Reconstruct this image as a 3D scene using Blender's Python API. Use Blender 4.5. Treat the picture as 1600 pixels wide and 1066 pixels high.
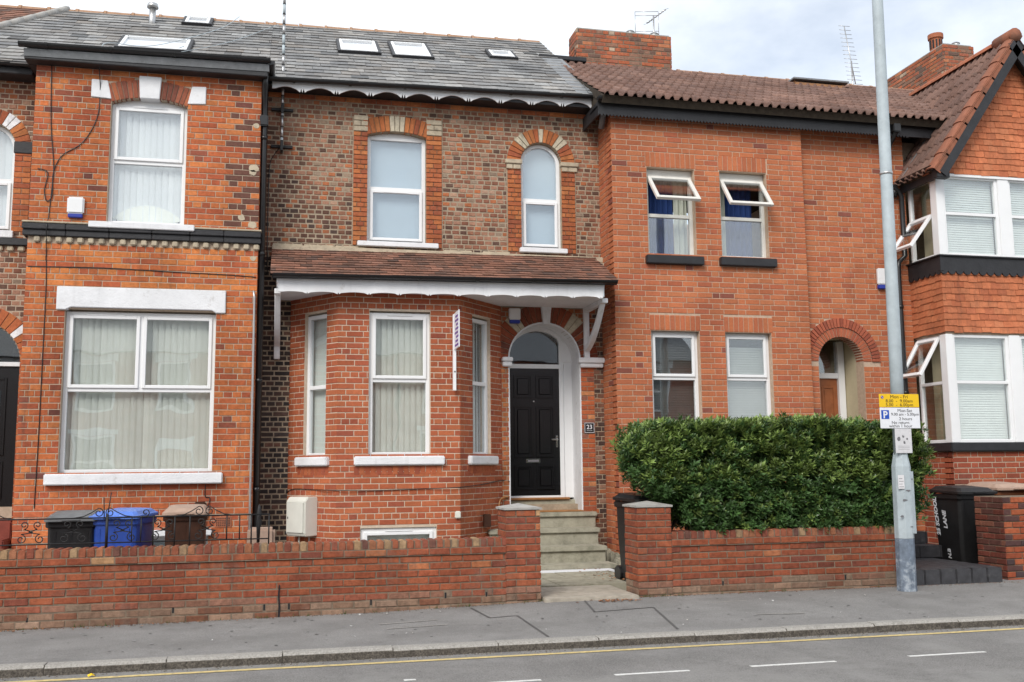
import bpy, bmesh, math, random
import numpy as np
from mathutils import Vector, Matrix, noise as mnoise
R = math.radians
rng = random.Random(7)
nrg = np.random.default_rng(7)
scene = bpy.context.scene
for o in list(bpy.data.objects): bpy.data.objects.remove(o)

# ------------------------------------------------------------------ camera
CAM = Vector((0, -14.8, 1.45))
RT = Vector((.97463587, -.22356714, -.01013237))
UP = Vector((-.01863274, -.12618021, .99183233))
FW = Vector((.22301962, .96648657, .12714543))
cd = bpy.data.cameras.new('camera'); cam = bpy.data.objects.new('camera', cd)
scene.collection.objects.link(cam); scene.camera = cam
cd.sensor_width = 36; cd.sensor_fit = 'HORIZONTAL'; cd.lens = 1556 / 1600 * 36
cd.clip_start = .1; cd.clip_end = 3000
cam.matrix_world = Matrix(((RT.x, UP.x, -FW.x, CAM.x), (RT.y, UP.y, -FW.y, CAM.y), (RT.z, UP.z, -FW.z, CAM.z), (0, 0, 0, 1)))
scene.render.resolution_x = 1024; scene.render.resolution_y = 682
scene.render.engine = 'CYCLES'

# ------------------------------------------------------------------ sky, sun, exposure
SUN_EL, SUN_AZ = R(40), R(215)      # azimuth measured clockwise from +Y: front left of the houses
world = bpy.data.worlds.new('World'); scene.world = world; world.use_nodes = True
nt = world.node_tree; nt.nodes.clear()
wo = nt.nodes.new('ShaderNodeOutputWorld'); bg = nt.nodes.new('ShaderNodeBackground')
sk = nt.nodes.new('ShaderNodeTexSky'); sk.sky_type = 'NISHITA'; sk.sun_disc = False
sk.sun_elevation = SUN_EL; sk.sun_rotation = SUN_AZ; sk.air_density = 1.0; sk.dust_density = 1.5
tc = nt.nodes.new('ShaderNodeTexCoord')
mp = nt.nodes.new('ShaderNodeMapping'); mp.inputs['Scale'].default_value = (1.6, 1.6, 3.2); mp.inputs['Location'].default_value = (.35, .1, .2)
nz = nt.nodes.new('ShaderNodeTexNoise'); nz.inputs['Scale'].default_value = 1.5; nz.inputs['Detail'].default_value = 7; nz.inputs['Roughness'].default_value = .55
rp = nt.nodes.new('ShaderNodeValToRGB'); rp.color_ramp.elements[0].position = .36; rp.color_ramp.elements[1].position = .64
rp.color_ramp.elements[0].color = (.40, .40, .40, 1); rp.color_ramp.elements[1].color = (1, 1, 1, 1)
mx = nt.nodes.new('ShaderNodeMix'); mx.data_type = 'RGBA'
nt.links.new(tc.outputs['Generated'], mp.inputs['Vector']); nt.links.new(mp.outputs[0], nz.inputs['Vector'])
nt.links.new(nz.outputs['Fac'], rp.inputs['Fac']); nt.links.new(rp.outputs['Color'], mx.inputs['Factor'])
nt.links.new(sk.outputs[0], mx.inputs[6]); mx.inputs[7].default_value = (9.4, 9.75, 10.1, 1)
nt.links.new(mx.outputs[2], bg.inputs['Color']); bg.inputs['Strength'].default_value = .1
nt.links.new(bg.outputs[0], wo.inputs['Surface'])
sl = bpy.data.lights.new('sun', 'SUN'); sl.energy = 1.8; sl.angle = R(26); sl.color = (1, .95, .88)
so = bpy.data.objects.new('sun', sl); scene.collection.objects.link(so)
sd = Vector((math.sin(SUN_AZ) * math.cos(SUN_EL), math.cos(SUN_AZ) * math.cos(SUN_EL), math.sin(SUN_EL)))
so.rotation_euler = sd.to_track_quat('Z', 'Y').to_euler()
scene.view_settings.view_transform = 'Standard'; scene.view_settings.look = 'None'
scene.view_settings.exposure = .54; scene.view_settings.gamma = 1

# ------------------------------------------------------------------ materials
MATS = {}
def mk(name, base=(.5, .5, .5), rough=.8, var=.12, scale=6., bump=.0, bscale=80., spec=.3, src=None, stain=None, metal=0., detail=6, broad=0.):
    """procedural principled material; src 'obj' = object colour, 'att' = 'col' attribute, else plain base.
    stain = (colour, scale, threshold, strength)"""
    m = bpy.data.materials.new(name); m.use_nodes = True; t = m.node_tree; n = t.nodes; L = t.links
    p = n['Principled BSDF']; p.inputs['Roughness'].default_value = rough; p.inputs['Metallic'].default_value = metal
    p.inputs['Specular IOR Level'].default_value = spec
    g = n.new('ShaderNodeNewGeometry')
    if src == 'obj':
        c = n.new('ShaderNodeObjectInfo').outputs['Color']
    elif src == 'att':
        a = n.new('ShaderNodeAttribute'); a.attribute_name = 'col'; c = a.outputs['Color']
    else:
        c = n.new('ShaderNodeRGB'); c.outputs[0].default_value = (*base, 1); c = c.outputs[0]
    z = n.new('ShaderNodeTexNoise'); z.inputs['Scale'].default_value = scale; z.inputs['Detail'].default_value = detail; z.inputs['Roughness'].default_value = .65
    L.new(g.outputs['Position'], z.inputs['Vector'])
    mr = n.new('ShaderNodeMapRange'); mr.inputs['From Min'].default_value = .3; mr.inputs['From Max'].default_value = .7
    mr.inputs['To Min'].default_value = 1 - var; mr.inputs['To Max'].default_value = 1 + var
    L.new(z.outputs['Fac'], mr.inputs['Value'])
    vm = n.new('ShaderNodeVectorMath'); vm.operation = 'SCALE'; L.new(c, vm.inputs[0]); L.new(mr.outputs[0], vm.inputs['Scale'])
    out = vm.outputs[0]
    if broad:
        mpn = n.new('ShaderNodeMapping'); mpn.inputs['Scale'].default_value = (1.1, 1.1, .35); L.new(g.outputs['Position'], mpn.inputs['Vector'])
        zz = n.new('ShaderNodeTexNoise'); zz.inputs['Scale'].default_value = 1.3; zz.inputs['Detail'].default_value = 7; zz.inputs['Roughness'].default_value = .62; L.new(mpn.outputs[0], zz.inputs['Vector'])
        mq = n.new('ShaderNodeMapRange'); mq.inputs['From Min'].default_value = .32; mq.inputs['From Max'].default_value = .68; mq.inputs['To Min'].default_value = 1 - broad; mq.inputs['To Max'].default_value = 1 + broad; L.new(zz.outputs['Fac'], mq.inputs['Value'])
        v2 = n.new('ShaderNodeVectorMath'); v2.operation = 'SCALE'; L.new(out, v2.inputs[0]); L.new(mq.outputs[0], v2.inputs['Scale']); out = v2.outputs[0]
        mpk = n.new('ShaderNodeMapping'); mpk.inputs['Scale'].default_value = (5.5, 5.5, .5); L.new(g.outputs['Position'], mpk.inputs['Vector'])
        zk = n.new('ShaderNodeTexNoise'); zk.inputs['Scale'].default_value = 1.1; zk.inputs['Detail'].default_value = 8; zk.inputs['Roughness'].default_value = .7; L.new(mpk.outputs[0], zk.inputs['Vector'])
        mk2 = n.new('ShaderNodeMapRange'); mk2.inputs['From Min'].default_value = .57; mk2.inputs['From Max'].default_value = .74; mk2.inputs['To Max'].default_value = min(.6, broad * 2.2); L.new(zk.outputs['Fac'], mk2.inputs['Value'])
        mxk = n.new('ShaderNodeMix'); mxk.data_type = 'RGBA'; mxk.inputs[7].default_value = (.055, .045, .038, 1); L.new(mk2.outputs[0], mxk.inputs['Factor']); L.new(out, mxk.inputs[6]); out = mxk.outputs[2]
    if stain:
        sc, ss, th, st = stain
        z2 = n.new('ShaderNodeTexNoise'); z2.inputs['Scale'].default_value = ss; z2.inputs['Detail'].default_value = 8; z2.inputs['Roughness'].default_value = .7
        L.new(g.outputs['Position'], z2.inputs['Vector'])
        m2 = n.new('ShaderNodeMapRange'); m2.inputs['From Min'].default_value = th; m2.inputs['From Max'].default_value = th + .12
        m2.inputs['To Max'].default_value = st; L.new(z2.outputs['Fac'], m2.inputs['Value'])
        mm = n.new('ShaderNodeMix'); mm.data_type = 'RGBA'; mm.inputs[7].default_value = (*sc, 1)
        L.new(m2.outputs[0], mm.inputs['Factor']); L.new(out, mm.inputs[6]); out = mm.outputs[2]
    L.new(out, p.inputs['Base Color'])
    if bump:
        zb = n.new('ShaderNodeTexNoise'); zb.inputs['Scale'].default_value = bscale; zb.inputs['Detail'].default_value = 4
        L.new(g.outputs['Position'], zb.inputs['Vector'])
        b = n.new('ShaderNodeBump'); b.inputs['Strength'].default_value = bump; b.inputs['Distance'].default_value = .01
        L.new(zb.outputs['Fac'], b.inputs['Height']); L.new(b.outputs[0], p.inputs['Normal'])
    MATS[name] = m
    return m

def pair(name, **k):
    mk(name + '_obj', src='obj', **k); mk(name + '_att', src='att', **k)
pair('brick', broad=.28, rough=.85, var=.22, scale=26, bump=.5, bscale=110, spec=.2, stain=((.05, .04, .035), 1.7, .60, .35))
pair('wallbrick', broad=.25, rough=.9, var=.28, scale=20, bump=.6, bscale=90, spec=.2, stain=((.17, .125, .10), 3.2, .56, .55))
pair('cleanbrick', broad=.14, rough=.8, var=.14, scale=30, bump=.3, bscale=120, spec=.25, stain=((.09, .05, .04), 1.3, .64, .3))
pair('slate', broad=.25, rough=.62, var=.25, scale=14, bump=.25, bscale=60, spec=.4, stain=((.30, .31, .30), 5., .60, .35))
pair('tile', broad=.2, rough=.8, var=.2, scale=18, bump=.3, bscale=70, spec=.25, stain=((.05, .045, .04), 3., .60, .45))
mk('mortar_bay', (.56, .46, .36), .95, .15, 20, .4, 150)
mk('mortar_pale', (.44, .35, .265), .95, .15, 20, .4, 150)
mk('mortar_old', (.345, .28, .205), .95, .25, 12, .6, 120, stain=((.10, .085, .07), 1.2, .58, .4))
mk('mortar_red', (.40, .30, .23), .95, .18, 18, .4, 150)
mk('mortar_salmon', (.47, .35, .26), .95, .15, 20, .4, 150)
mk('mortar_grey', (.19, .145, .105), .95, .25, 14, .5, 120, stain=((.10, .09, .08), 1.5, .55, .5))
mk('upvc', (.78, .79, .80), .35, .03, 3, 0, spec=.5, stain=((.55, .54, .50), 7, .66, .3))
mk('upvc_old', (.66, .65, .61), .45, .06, 4, 0, spec=.4, stain=((.38, .35, .29), 6, .60, .4))
mk('white_paint', (.74, .75, .77), .6, .05, 5, .2, 60, stain=((.36, .34, .31), 7, .60, .45), broad=.08)
mk('white_masonry', (.72, .73, .75), .85, .06, 6, .5, 45, stain=((.36, .34, .31), 7, .59, .45), broad=.08)
mk('black_paint', (.022, .022, .025), .5, .25, 6, .3, 40, spec=.4, stain=((.20, .19, .17), 9, .68, .5))
mk('black_plastic', (.012, .012, .013), .32, .2, 5, 0, spec=.5)
mk('black_gloss', (.008, .008, .009), .24, .1, 5, 0, spec=.6)
mk('iron', (.016, .016, .017), .55, .3, 20, .2, 200, spec=.4)
mk('lead', (.19, .20, .21), .55, .2, 8, .3, 30, spec=.4, stain=((.34, .35, .36), 6, .58, .5))
mk('cream_stone', (.46, .39, .29), .9, .22, 12, .5, 60, stain=((.12, .10, .08), 6, .54, .6))
mk('step_stone', (.34, .32, .25), .9, .22, 7, .4, 70, stain=((.14, .14, .10), 4, .52, .55))
mk('path_stone', (.40, .36, .30), .95, .22, 9, .6, 160, stain=((.22, .20, .15), 3, .55, .5))
mk('concrete', (.36, .35, .33), .95, .2, 6, .4, 90, stain=((.16, .15, .13), 3, .55, .5))
mk('asphalt_road', (.225, .218, .21), .92, .42, 90, 1., 190, stain=((.30, .292, .28), 1.1, .50, .6), broad=.14)
mk('asphalt_path', (.24, .233, .225), .95, .30, 80, .8, 230, stain=((.19, .184, .176), 1.6, .52, .6), broad=.14)
mk('tar', (.10, .098, .096), .7, .2, 30, .2, 100)
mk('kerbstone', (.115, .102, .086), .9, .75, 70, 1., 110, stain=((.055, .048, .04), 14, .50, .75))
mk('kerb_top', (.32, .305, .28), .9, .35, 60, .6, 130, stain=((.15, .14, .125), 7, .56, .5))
mk('yellow_line', (.56, .44, .20), .85, .3, 25, .3, 200, stain=((.20, .19, .17), 12, .56, .7))
mk('white_line', (.62, .62, .60), .85, .2, 25, .3, 200, stain=((.20, .2, .2), 14, .60, .7))
mk('soil', (.05, .04, .03), 1, .3, 10, .6, 40)
mk('ground_far', (.10, .11, .08), 1, .3, .6, 0)
mk('interior', (.10, .095, .09), .9, .1, 2)
mk('cream_render', (.50, .44, .30), .9, .08, 4, .3, 50)
mk('wood_door', (.30, .10, .035), .45, .2, 8, .1, 40, spec=.4)
mk('varnish_wood', (.34, .16, .06), .35, .2, 12, .1, 60, spec=.5)
mk('blind_cream', (.82, .83, .77), .8, .05, 4)
mk('blind_white', (.82, .84, .86), .8, .03, 3)
mk('frosted', (.42, .51, .59), .6, .04, 1.5)
mk('blind_grey', (.76, .80, .77), .7, .06, 4)
mk('blind_mid', (.34, .36, .34), .6, .06, 4)
mk('blind_dark', (.10, .10, .095), .6, .06, 4)
mk('curtain_blue', (.018, .045, .16), .9, .15, 10)
mk('curtain_pale', (.50, .52, .45), .9, .06, 6)
mk('bin_black', (.014, .014, .015), .42, .3, 7, .1, 60, spec=.4, stain=((.10, .095, .085), 6, .64, .4))
mk('bin_lid_grey', (.14, .145, .15), .45, .2, 8, .1, 60)
mk('bin_blue', (.018, .058, .30), .4, .2, 7, .1, 60, spec=.45)
mk('bin_lid_blue', (.09, .19, .58), .4, .2, 7, .1, 60, spec=.45)
mk('bin_brown', (.045, .018, .010), .5, .25, 7, .1, 60)
mk('bin_lid_tan', (.38, .27, .21), .6, .15, 7, .1, 60)
mk('bin_rust', (.16, .055, .022), .5, .2, 7, .1, 60)
mk('terracotta', (.36, .125, .065), .8, .2, 10, .3, 60, stain=((.12, .06, .04), 4, .52, .6))
mk('verge_clay', (.27, .105, .062), .85, .25, 10, .3, 60, stain=((.10, .058, .042), 5, .50, .6))
mk('ridge_tan', (.36, .22, .14), .85, .2, 9, .3, 60)
mk('galv', (.40, .46, .49), .55, .12, 8, .1, 60, spec=.4, metal=0, stain=((.20, .20, .19), 9, .62, .75), broad=.1)
mk('galv_band', (.15, .185, .235), .6, .3, 14, .2, 60, stain=((.38, .42, .46), 7, .52, .8))
mk('steel', (.50, .50, .50), .35, .1, 20, 0, spec=.5, metal=.8)
mk('chrome', (.65, .65, .66), .2, .05, 20, 0, metal=1.)
mk('sign_yellow', (.78, .50, .015), .4, .04, 10)
mk('sign_white', (.72, .74, .78), .4, .05, 10)
mk('sign_blue', (.02, .08, .42), .4, .05, 10)
mk('ink', (.015, .015, .018), .6, .05, 10)
mk('paper', (.60, .60, .62), .7, .08, 20)
mk('ink_grey', (.16, .16, .17), .7, .05, 10)
mk('plastic_white', (.74, .75, .76), .4, .03, 5, stain=((.5, .5, .47), 8, .62, .3))
mk('plastic_cream', (.66, .66, .60), .45, .05, 5)
mk('blue_plastic', (.03, .05, .32), .4, .05, 5)
mk('purple', (.12, .055, .30), .45, .1, 12)
mk('dark_blue_brick', (.045, .045, .05), .5, .3, 12, .3, 60, spec=.4, stain=((.13, .13, .13), 9, .56, .5))
mk('red_step', (.20, .045, .03), .6, .2, 8)
mk('stem', (.06, .045, .03), .9, .2, 20)
mk('aggregate', (.45, .40, .33), .95, .35, 140, .8, 200)

def leafmat():
    m = bpy.data.materials.new('leaf'); m.use_nodes = True; t = m.node_tree; n = t.nodes; L = t.links
    p = n['Principled BSDF']; a = n.new('ShaderNodeAttribute'); a.attribute_name = 'col'
    L.new(a.outputs['Color'], p.inputs['Base Color']); p.inputs['Roughness'].default_value = .36; p.inputs['Specular IOR Level'].default_value = .5
    tr = n.new('ShaderNodeBsdfTranslucent'); ms = n.new('ShaderNodeMixShader'); ms.inputs[0].default_value = .18
    L.new(a.outputs['Color'], tr.inputs['Color'])
    L.new(p.outputs[0], ms.inputs[1]); L.new(tr.outputs[0], ms.inputs[2]); L.new(ms.outputs[0], n['Material Output'].inputs['Surface'])
    MATS['leaf'] = m
leafmat()
mk('litter_leaf', src='att', rough=.8, var=.2, scale=30)
def glassmat(name, tint, k):
    m = bpy.data.materials.new(name); m.use_nodes = True; t = m.node_tree; n = t.nodes; L = t.links
    n.remove(n['Principled BSDF'])
    lwt = n.new('ShaderNodeLayerWeight'); lwt.inputs['Blend'].default_value = .5
    pw = n.new('ShaderNodeMath'); pw.operation = 'POWER'; pw.inputs[1].default_value = 5.; L.new(lwt.outputs['Facing'], pw.inputs[0])
    f = n.new('ShaderNodeMath'); f.operation = 'MULTIPLY_ADD'; f.inputs[1].default_value = .96; f.inputs[2].default_value = .04; L.new(pw.outputs[0], f.inputs[0])
    mu = n.new('ShaderNodeMath'); mu.operation = 'MULTIPLY'; mu.inputs[1].default_value = k; mu.use_clamp = True
    tr = n.new('ShaderNodeBsdfTransparent'); tr.inputs[0].default_value = (*tint, 1)
    gl = n.new('ShaderNodeBsdfGlossy'); gl.inputs['Roughness'].default_value = .015; gl.inputs['Color'].default_value = (.95, .97, 1, 1)
    ms = n.new('ShaderNodeMixShader')
    g = n.new('ShaderNodeNewGeometry'); z = n.new('ShaderNodeTexNoise'); z.inputs['Scale'].default_value = 1.8; z.inputs['Detail'].default_value = 1
    L.new(g.outputs['Position'], z.inputs['Vector'])
    b = n.new('ShaderNodeBump'); b.inputs['Strength'].default_value = .12; b.inputs['Distance'].default_value = .02
    L.new(z.outputs['Fac'], b.inputs['Height']); L.new(b.outputs[0], gl.inputs['Normal'])
    L.new(f.outputs[0], mu.inputs[0]); L.new(mu.outputs[0], ms.inputs[0]); L.new(tr.outputs[0], ms.inputs[1]); L.new(gl.outputs[0], ms.inputs[2])
    L.new(ms.outputs[0], n['Material Output'].inputs['Surface']); MATS[name] = m
glassmat('glass', (.97, .985, .98), 3.2)
glassmat('roof_glass', (.8, .85, .85), 5.)

# ------------------------------------------------------------------ geometry helpers
COL = scene.collection
class Fr:
    """a local frame: u along, v up, w out"""
    def __init__(s, o, u=(1, 0, 0), v=(0, 0, 1), w=None):
        s.o = Vector(o); s.u = Vector(u).normalized(); s.v = Vector(v).normalized()
        s.w = Vector(w).normalized() if w else s.u.cross(s.v).normalized()
    def p(s, a, b, c=0.): return s.o + s.u * a + s.v * b + s.w * c
    def sub(s, a, b, c=0., tilt=0., turn=0.):
        v = s.v * math.cos(tilt) + s.w * math.sin(tilt); u = s.u
        f = Fr(s.p(a, b, c), u, v)
        if turn:
            u2 = f.u * math.cos(turn) + f.w * math.sin(turn); f = Fr(f.o, u2, f.v)
        return f
def front(y): return Fr((0, y, 0))          # u = x, v = z, w = -y

class MB:
    def __init__(s): s.v = []; s.f = []; s.c = []; s.smooth = []
    def add(s, vs, fs, col=None, smooth=False):
        b = len(s.v); s.v += [tuple(x) for x in vs]; s.f += [tuple(i + b for i in f) for f in fs]; s.smooth += [smooth] * len(fs)
        s.c += [col or (1, 1, 1)] * len(vs)
    def box(s, fr, u0, u1, v0, v1, w0, w1, col=None):
        P = [fr.p(a, b, c) for c in (w0, w1) for b in (v0, v1) for a in (u0, u1)]
        s.add(P, [(0, 2, 3, 1), (4, 5, 7, 6), (0, 1, 5, 4), (2, 6, 7, 3), (0, 4, 6, 2), (1, 3, 7, 5)], col)
        return s
    def wbox(s, x0, x1, y0, y1, z0, z1): return s.box(Fr((0, 0, 0)), x0, x1, z0, z1, -y1, -y0)
    def prism(s, fr, poly, w0, w1, col=None):
        n = len(poly); P = [fr.p(a, b, w0) for a, b in poly] + [fr.p(a, b, w1) for a, b in poly]
        s.add(P, [tuple(range(n))[::-1], tuple(range(n, 2 * n))] + [(i, (i + 1) % n, n + (i + 1) % n, n + i) for i in range(n)], col)
        return s
    def strip(s, fr, inner, outer, w0, w1, closed=False):
        """band between two polylines of equal length, extruded w0..w1"""
        n = len(inner); P = [fr.p(*q, w) for w in (w0, w1) for l in (inner, outer) for q in l]
        F = []
        for i in range(n if closed else n - 1):
            j = (i + 1) % n
            F += [(i, n + i, n + j, j), (2 * n + i, 2 * n + j, 3 * n + j, 3 * n + i), (i, j, 2 * n + j, 2 * n + i), (n + i, 3 * n + i, 3 * n + j, n + j)]
        if not closed: F += [(0, 2 * n, 3 * n, n), (n - 1, 2 * n - 1, 4 * n - 1, 3 * n - 1)]
        s.add(P, F); return s
    def tube(s, path, r, n=6, caps=True, smooth=True):
        path = [Vector(p) for p in path]; rings = []; prev = None
        for i, p in enumerate(path):
            t = (path[min(i + 1, len(path) - 1)] - path[max(i - 1, 0)]).normalized()
            a = prev - t * prev.dot(t) if prev else (t.orthogonal())
            a.normalize(); prev = a; b = t.cross(a); rr = r[i] if isinstance(r, (list, tuple)) else r
            rings.append([p + (a * math.cos(2 * math.pi * k / n) + b * math.sin(2 * math.pi * k / n)) * rr for k in range(n)])
        V = [q for g in rings for q in g]; F = []
        for i in range(len(path) - 1):
            for k in range(n): F.append((i * n + k, i * n + (k + 1) % n, (i + 1) * n + (k + 1) % n, (i + 1) * n + k))
        if caps: F += [tuple(range(n))[::-1], tuple(range((len(path) - 1) * n, len(path) * n))]
        s.add(V, F, smooth=smooth); return s
    def build(s, name, mat, parent=None, bevel=0., kind=None, loc=None, col=False, smooth=False, normals=True):
        me = bpy.data.meshes.new(name)
        vs = s.v if loc is None else [(a - loc[0], b - loc[1], c - loc[2]) for a, b, c in s.v]
        me.from_pydata(vs, [], s.f)
        if col:
            at = me.attributes.new('col', 'FLOAT_COLOR', 'POINT')
            at.data.foreach_set('color', [k for c in s.c for k in (*c, 1)])
        if smooth or any(s.smooth):
            me.polygons.foreach_set('use_smooth', [smooth or q for q in s.smooth])
        if normals or bevel:
            bm = bmesh.new(); bm.from_mesh(me)
            if normals: bmesh.ops.recalc_face_normals(bm, faces=bm.faces)
            if bevel:
                es = [e for e in bm.edges if len(e.link_faces) == 2 and e.calc_face_angle(0) > .5]
                bmesh.ops.bevel(bm, geom=es, offset=bevel, segments=1 if bevel < .006 else 2, affect='EDGES', clamp_overlap=True)
            bm.to_mesh(me); bm.free()
        me.materials.append(MATS[mat] if isinstance(mat, str) else mat)
        return link(name, me, parent, kind, loc)
def link(name, me, parent=None, kind=None, loc=None):
    o = bpy.data.objects.new(name, me); COL.objects.link(o)
    if parent: o.parent = parent
    if loc is not None: o.location = loc
    if kind: o['kind'] = kind
    return o
def tag(o, label, cat, group=None):
    o['label'] = label; o['category'] = cat
    if group: o['group'] = group
    return o
def empty(name, label, cat, group=None, loc=(0, 0, 0)):
    o = bpy.data.objects.new(name, None); COL.objects.link(o); o.location = loc; o.empty_display_size = .2
    return tag(o, label, cat, group)
def proj(p):
    d = Vector(p) - CAM; z = d.dot(FW)
    return 800 + 1556 * d.dot(RT) / z, 533 - 1556 * d.dot(UP) / z, z

# ------------------------------------------------------------------ pieces: bricks, slates, tiles
def brick_template(i, rough):
    r = random.Random(100 + i); a, b = (.016, .05) if not rough else (.03, .09); j = .006 if not rough else .022
    q = lambda x, y, c: (x + r.uniform(-j, j), y + r.uniform(-j * 2.2, j * 2.2), c)
    V = [(0, 0, -1), (1, 0, -1), (1, 1, -1), (0, 1, -1)]
    V += [q(0, 0, -.16), q(1, 0, -.16), q(1, 1, -.16), q(0, 1, -.16)]
    V += [q(a, b, 0), q(1 - a, b, 0), q(1 - a, 1 - b, 0), q(a, 1 - b, 0)]
    F = [(0, 1, 5, 4), (1, 2, 6, 5), (2, 3, 7, 6), (3, 0, 4, 7), (4, 5, 9, 8), (5, 6, 10, 9), (6, 7, 11, 10), (7, 4, 8, 11), (8, 9, 10, 11)]
    return V, F
def slate_template(i, th=1.):
    r = random.Random(300 + i); j = .02
    V = []
    for x, y, c in ((0, 0, .55), (1, 0, .55), (1, 1, -.2), (0, 1, -.2), (0, 0, 1.), (1, 0, 1.), (1, 1, .1), (0, 1, .1)):
        dx = r.uniform(-j, j) * .6; dy = r.uniform(-j, j) * 2.2 if y == 0 else 0
        V.append((x + dx, y + dy * 1.6, c + r.uniform(-.12, .12) * (y == 0)))
    V[0] = (V[4][0], V[4][1], V[0][2]); V[1] = (V[5][0], V[5][1], V[1][2])
    return V, [(0, 1, 5, 4), (4, 5, 6, 7), (0, 4, 7, 3), (1, 2, 6, 5), (0, 3, 2, 1)]
def roll_template(n, lip=.5):
    V = []; F = []
    for k in range(n + 1):
        x = k / n; ph = (x * 2) % 1.; h = math.sin(math.pi * ph / .56) if ph < .56 else 0.
        for y, add in ((0, .55), (1, 0.)): V.append((x, y, h + add))
        V.append((x, 0, h + .55 - lip))
    for k in range(n):
        a = 3 * k; b = a + 3
        F += [(a, b, b + 1, a + 1), (a + 2, b + 2, b, a)]
    return V, F
TPL = {}
for i in range(6): TPL['brick%d' % i] = brick_template(i, False); TPL['rough%d' % i] = brick_template(i, True)
for i in range(6): TPL['slate%d' % i] = slate_template(i)
TPL['roll'] = roll_template(18)
TPM = {}
def tpl_mesh(key, mat):
    k = (key, mat)
    if k not in TPM:
        V, F = TPL[key]; me = bpy.data.meshes.new(key); me.from_pydata(V, [], F); me.materials.append(MATS[mat])
        bm = bmesh.new(); bm.from_mesh(me); bmesh.ops.recalc_face_normals(bm, faces=bm.faces); bm.to_mesh(me); bm.free()
        if key == 'roll': me.polygons.foreach_set('use_smooth', [True] * len(me.polygons))
        TPM[k] = me
    return TPM[k]
class Piece:
    __slots__ = ('fr', 'u', 'v', 'w', 'du', 'dv', 'dw', 'col', 'key', 'sc')
    def __init__(s, fr, u, v, w, du, dv, dw, col, key):
        s.fr, s.u, s.v, s.w, s.du, s.dv, s.dw, s.col, s.key = fr, u, v, w, du, dv, dw, col, key
def emit(pieces, name, stuffname, mat, parent, visible=lambda c: True, limit=300):
    for q in pieces:
        c = q.fr.p(q.u + q.du / 2, q.v + q.dv / 2, q.w); x, y, z = proj(c)
        d = (CAM - c).normalized()
        q.sc = q.du * q.dv / (z * z) * max(.05, d.dot(q.fr.w)) if (z > 0 and -10 < x < 1610 and -10 < y < 1076 and visible(c)) else 0
    order = sorted(range(len(pieces)), key=lambda i: -pieces[i].sc)
    single = {i for i in order[:limit] if pieces[i].sc > 0}
    bv, bf, bc = [], [], []
    for i, q in enumerate(pieces):
        f = q.fr
        if i in single:
            o = bpy.data.objects.new(name, tpl_mesh(q.key, mat + '_obj')); COL.objects.link(o); o.parent = parent
            M = Matrix.Identity(4)
            M.col[0][:3] = f.u * q.du; M.col[1][:3] = f.v * q.dv; M.col[2][:3] = f.w * q.dw; M.col[3][:3] = f.p(q.u, q.v, q.w)
            o.matrix_local = M; o.color = (*q.col, 1)
        else:
            V, F = TPL[q.key]; b = len(bv)
            U, Vv, W = f.u * q.du, f.v * q.dv, f.w * q.dw; o0 = f.p(q.u, q.v, q.w)
            bv += [o0 + U * a + Vv * bb + W * c for a, bb, c in V]; bf += [tuple(k + b for k in g) for g in F]
            bc += [q.col] * len(V)
    if bv:
        mb = MB(); mb.v = bv; mb.f = bf; mb.c = bc; mb.smooth = [pieces[0].key == 'roll'] * len(bf)
        mb.build(stuffname, mat + '_att', parent, kind='stuff', col=True)

def hole_at(h, v, grow=0.):
    k = h[0]
    if k == 'r':
        _, a, b, c, d = h
        return (a - grow, b + grow) if c - grow < v < d + grow else None
    if k == 'a':     # semicircular: cx, half, bottom, spring
        _, cx, hf, vb, vs = h; hf += grow
        if v < vb - grow or v > vs + hf: return None
        if v < vs: return cx - hf, cx + hf
        q = math.sqrt(max(0, hf * hf - (v - vs) ** 2)); return cx - q, cx + q
    if k == 's':     # segmental: cx, half, bottom, spring, rise
        _, cx, hf, vb, vs, ri = h; rad = (hf * hf + ri * ri) / (2 * ri); zc = vs + ri - rad
        if v < vb - grow: return None
        if v < vs: return cx - hf - grow, cx + hf + grow
        q = (rad + grow) ** 2 - (v - zc) ** 2
        if q <= 0: return None
        q = math.sqrt(q); q = min(q, hf + grow); return cx - q, cx + q
    if k == 'f': return h[1](v)
def intervals(u0, u1, v, holes, grow=0.):
    iv = [(u0, u1)]
    for h in holes:
        q = hole_at(h, v, grow)
        if not q: continue
        a, b = q; nv = []
        for s, e in iv:
            if b <= s or a >= e: nv.append((s, e)); continue
            if a > s: nv.append((s, a))
            if b < e: nv.append((b, e))
        iv = nv
    return [(a, b) for a, b in iv if b - a > .012]
def pick(pal):
    t = sum(p[3] for p in pal); x = rng.uniform(0, t)
    for p in pal:
        x -= p[3]
        if x <= 0: break
    k = rng.uniform(.90, 1.10); h = rng.uniform(-.03, .03)
    return (p[0] * k * (1 + h), p[1] * k, p[2] * k * (1 - h))
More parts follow.
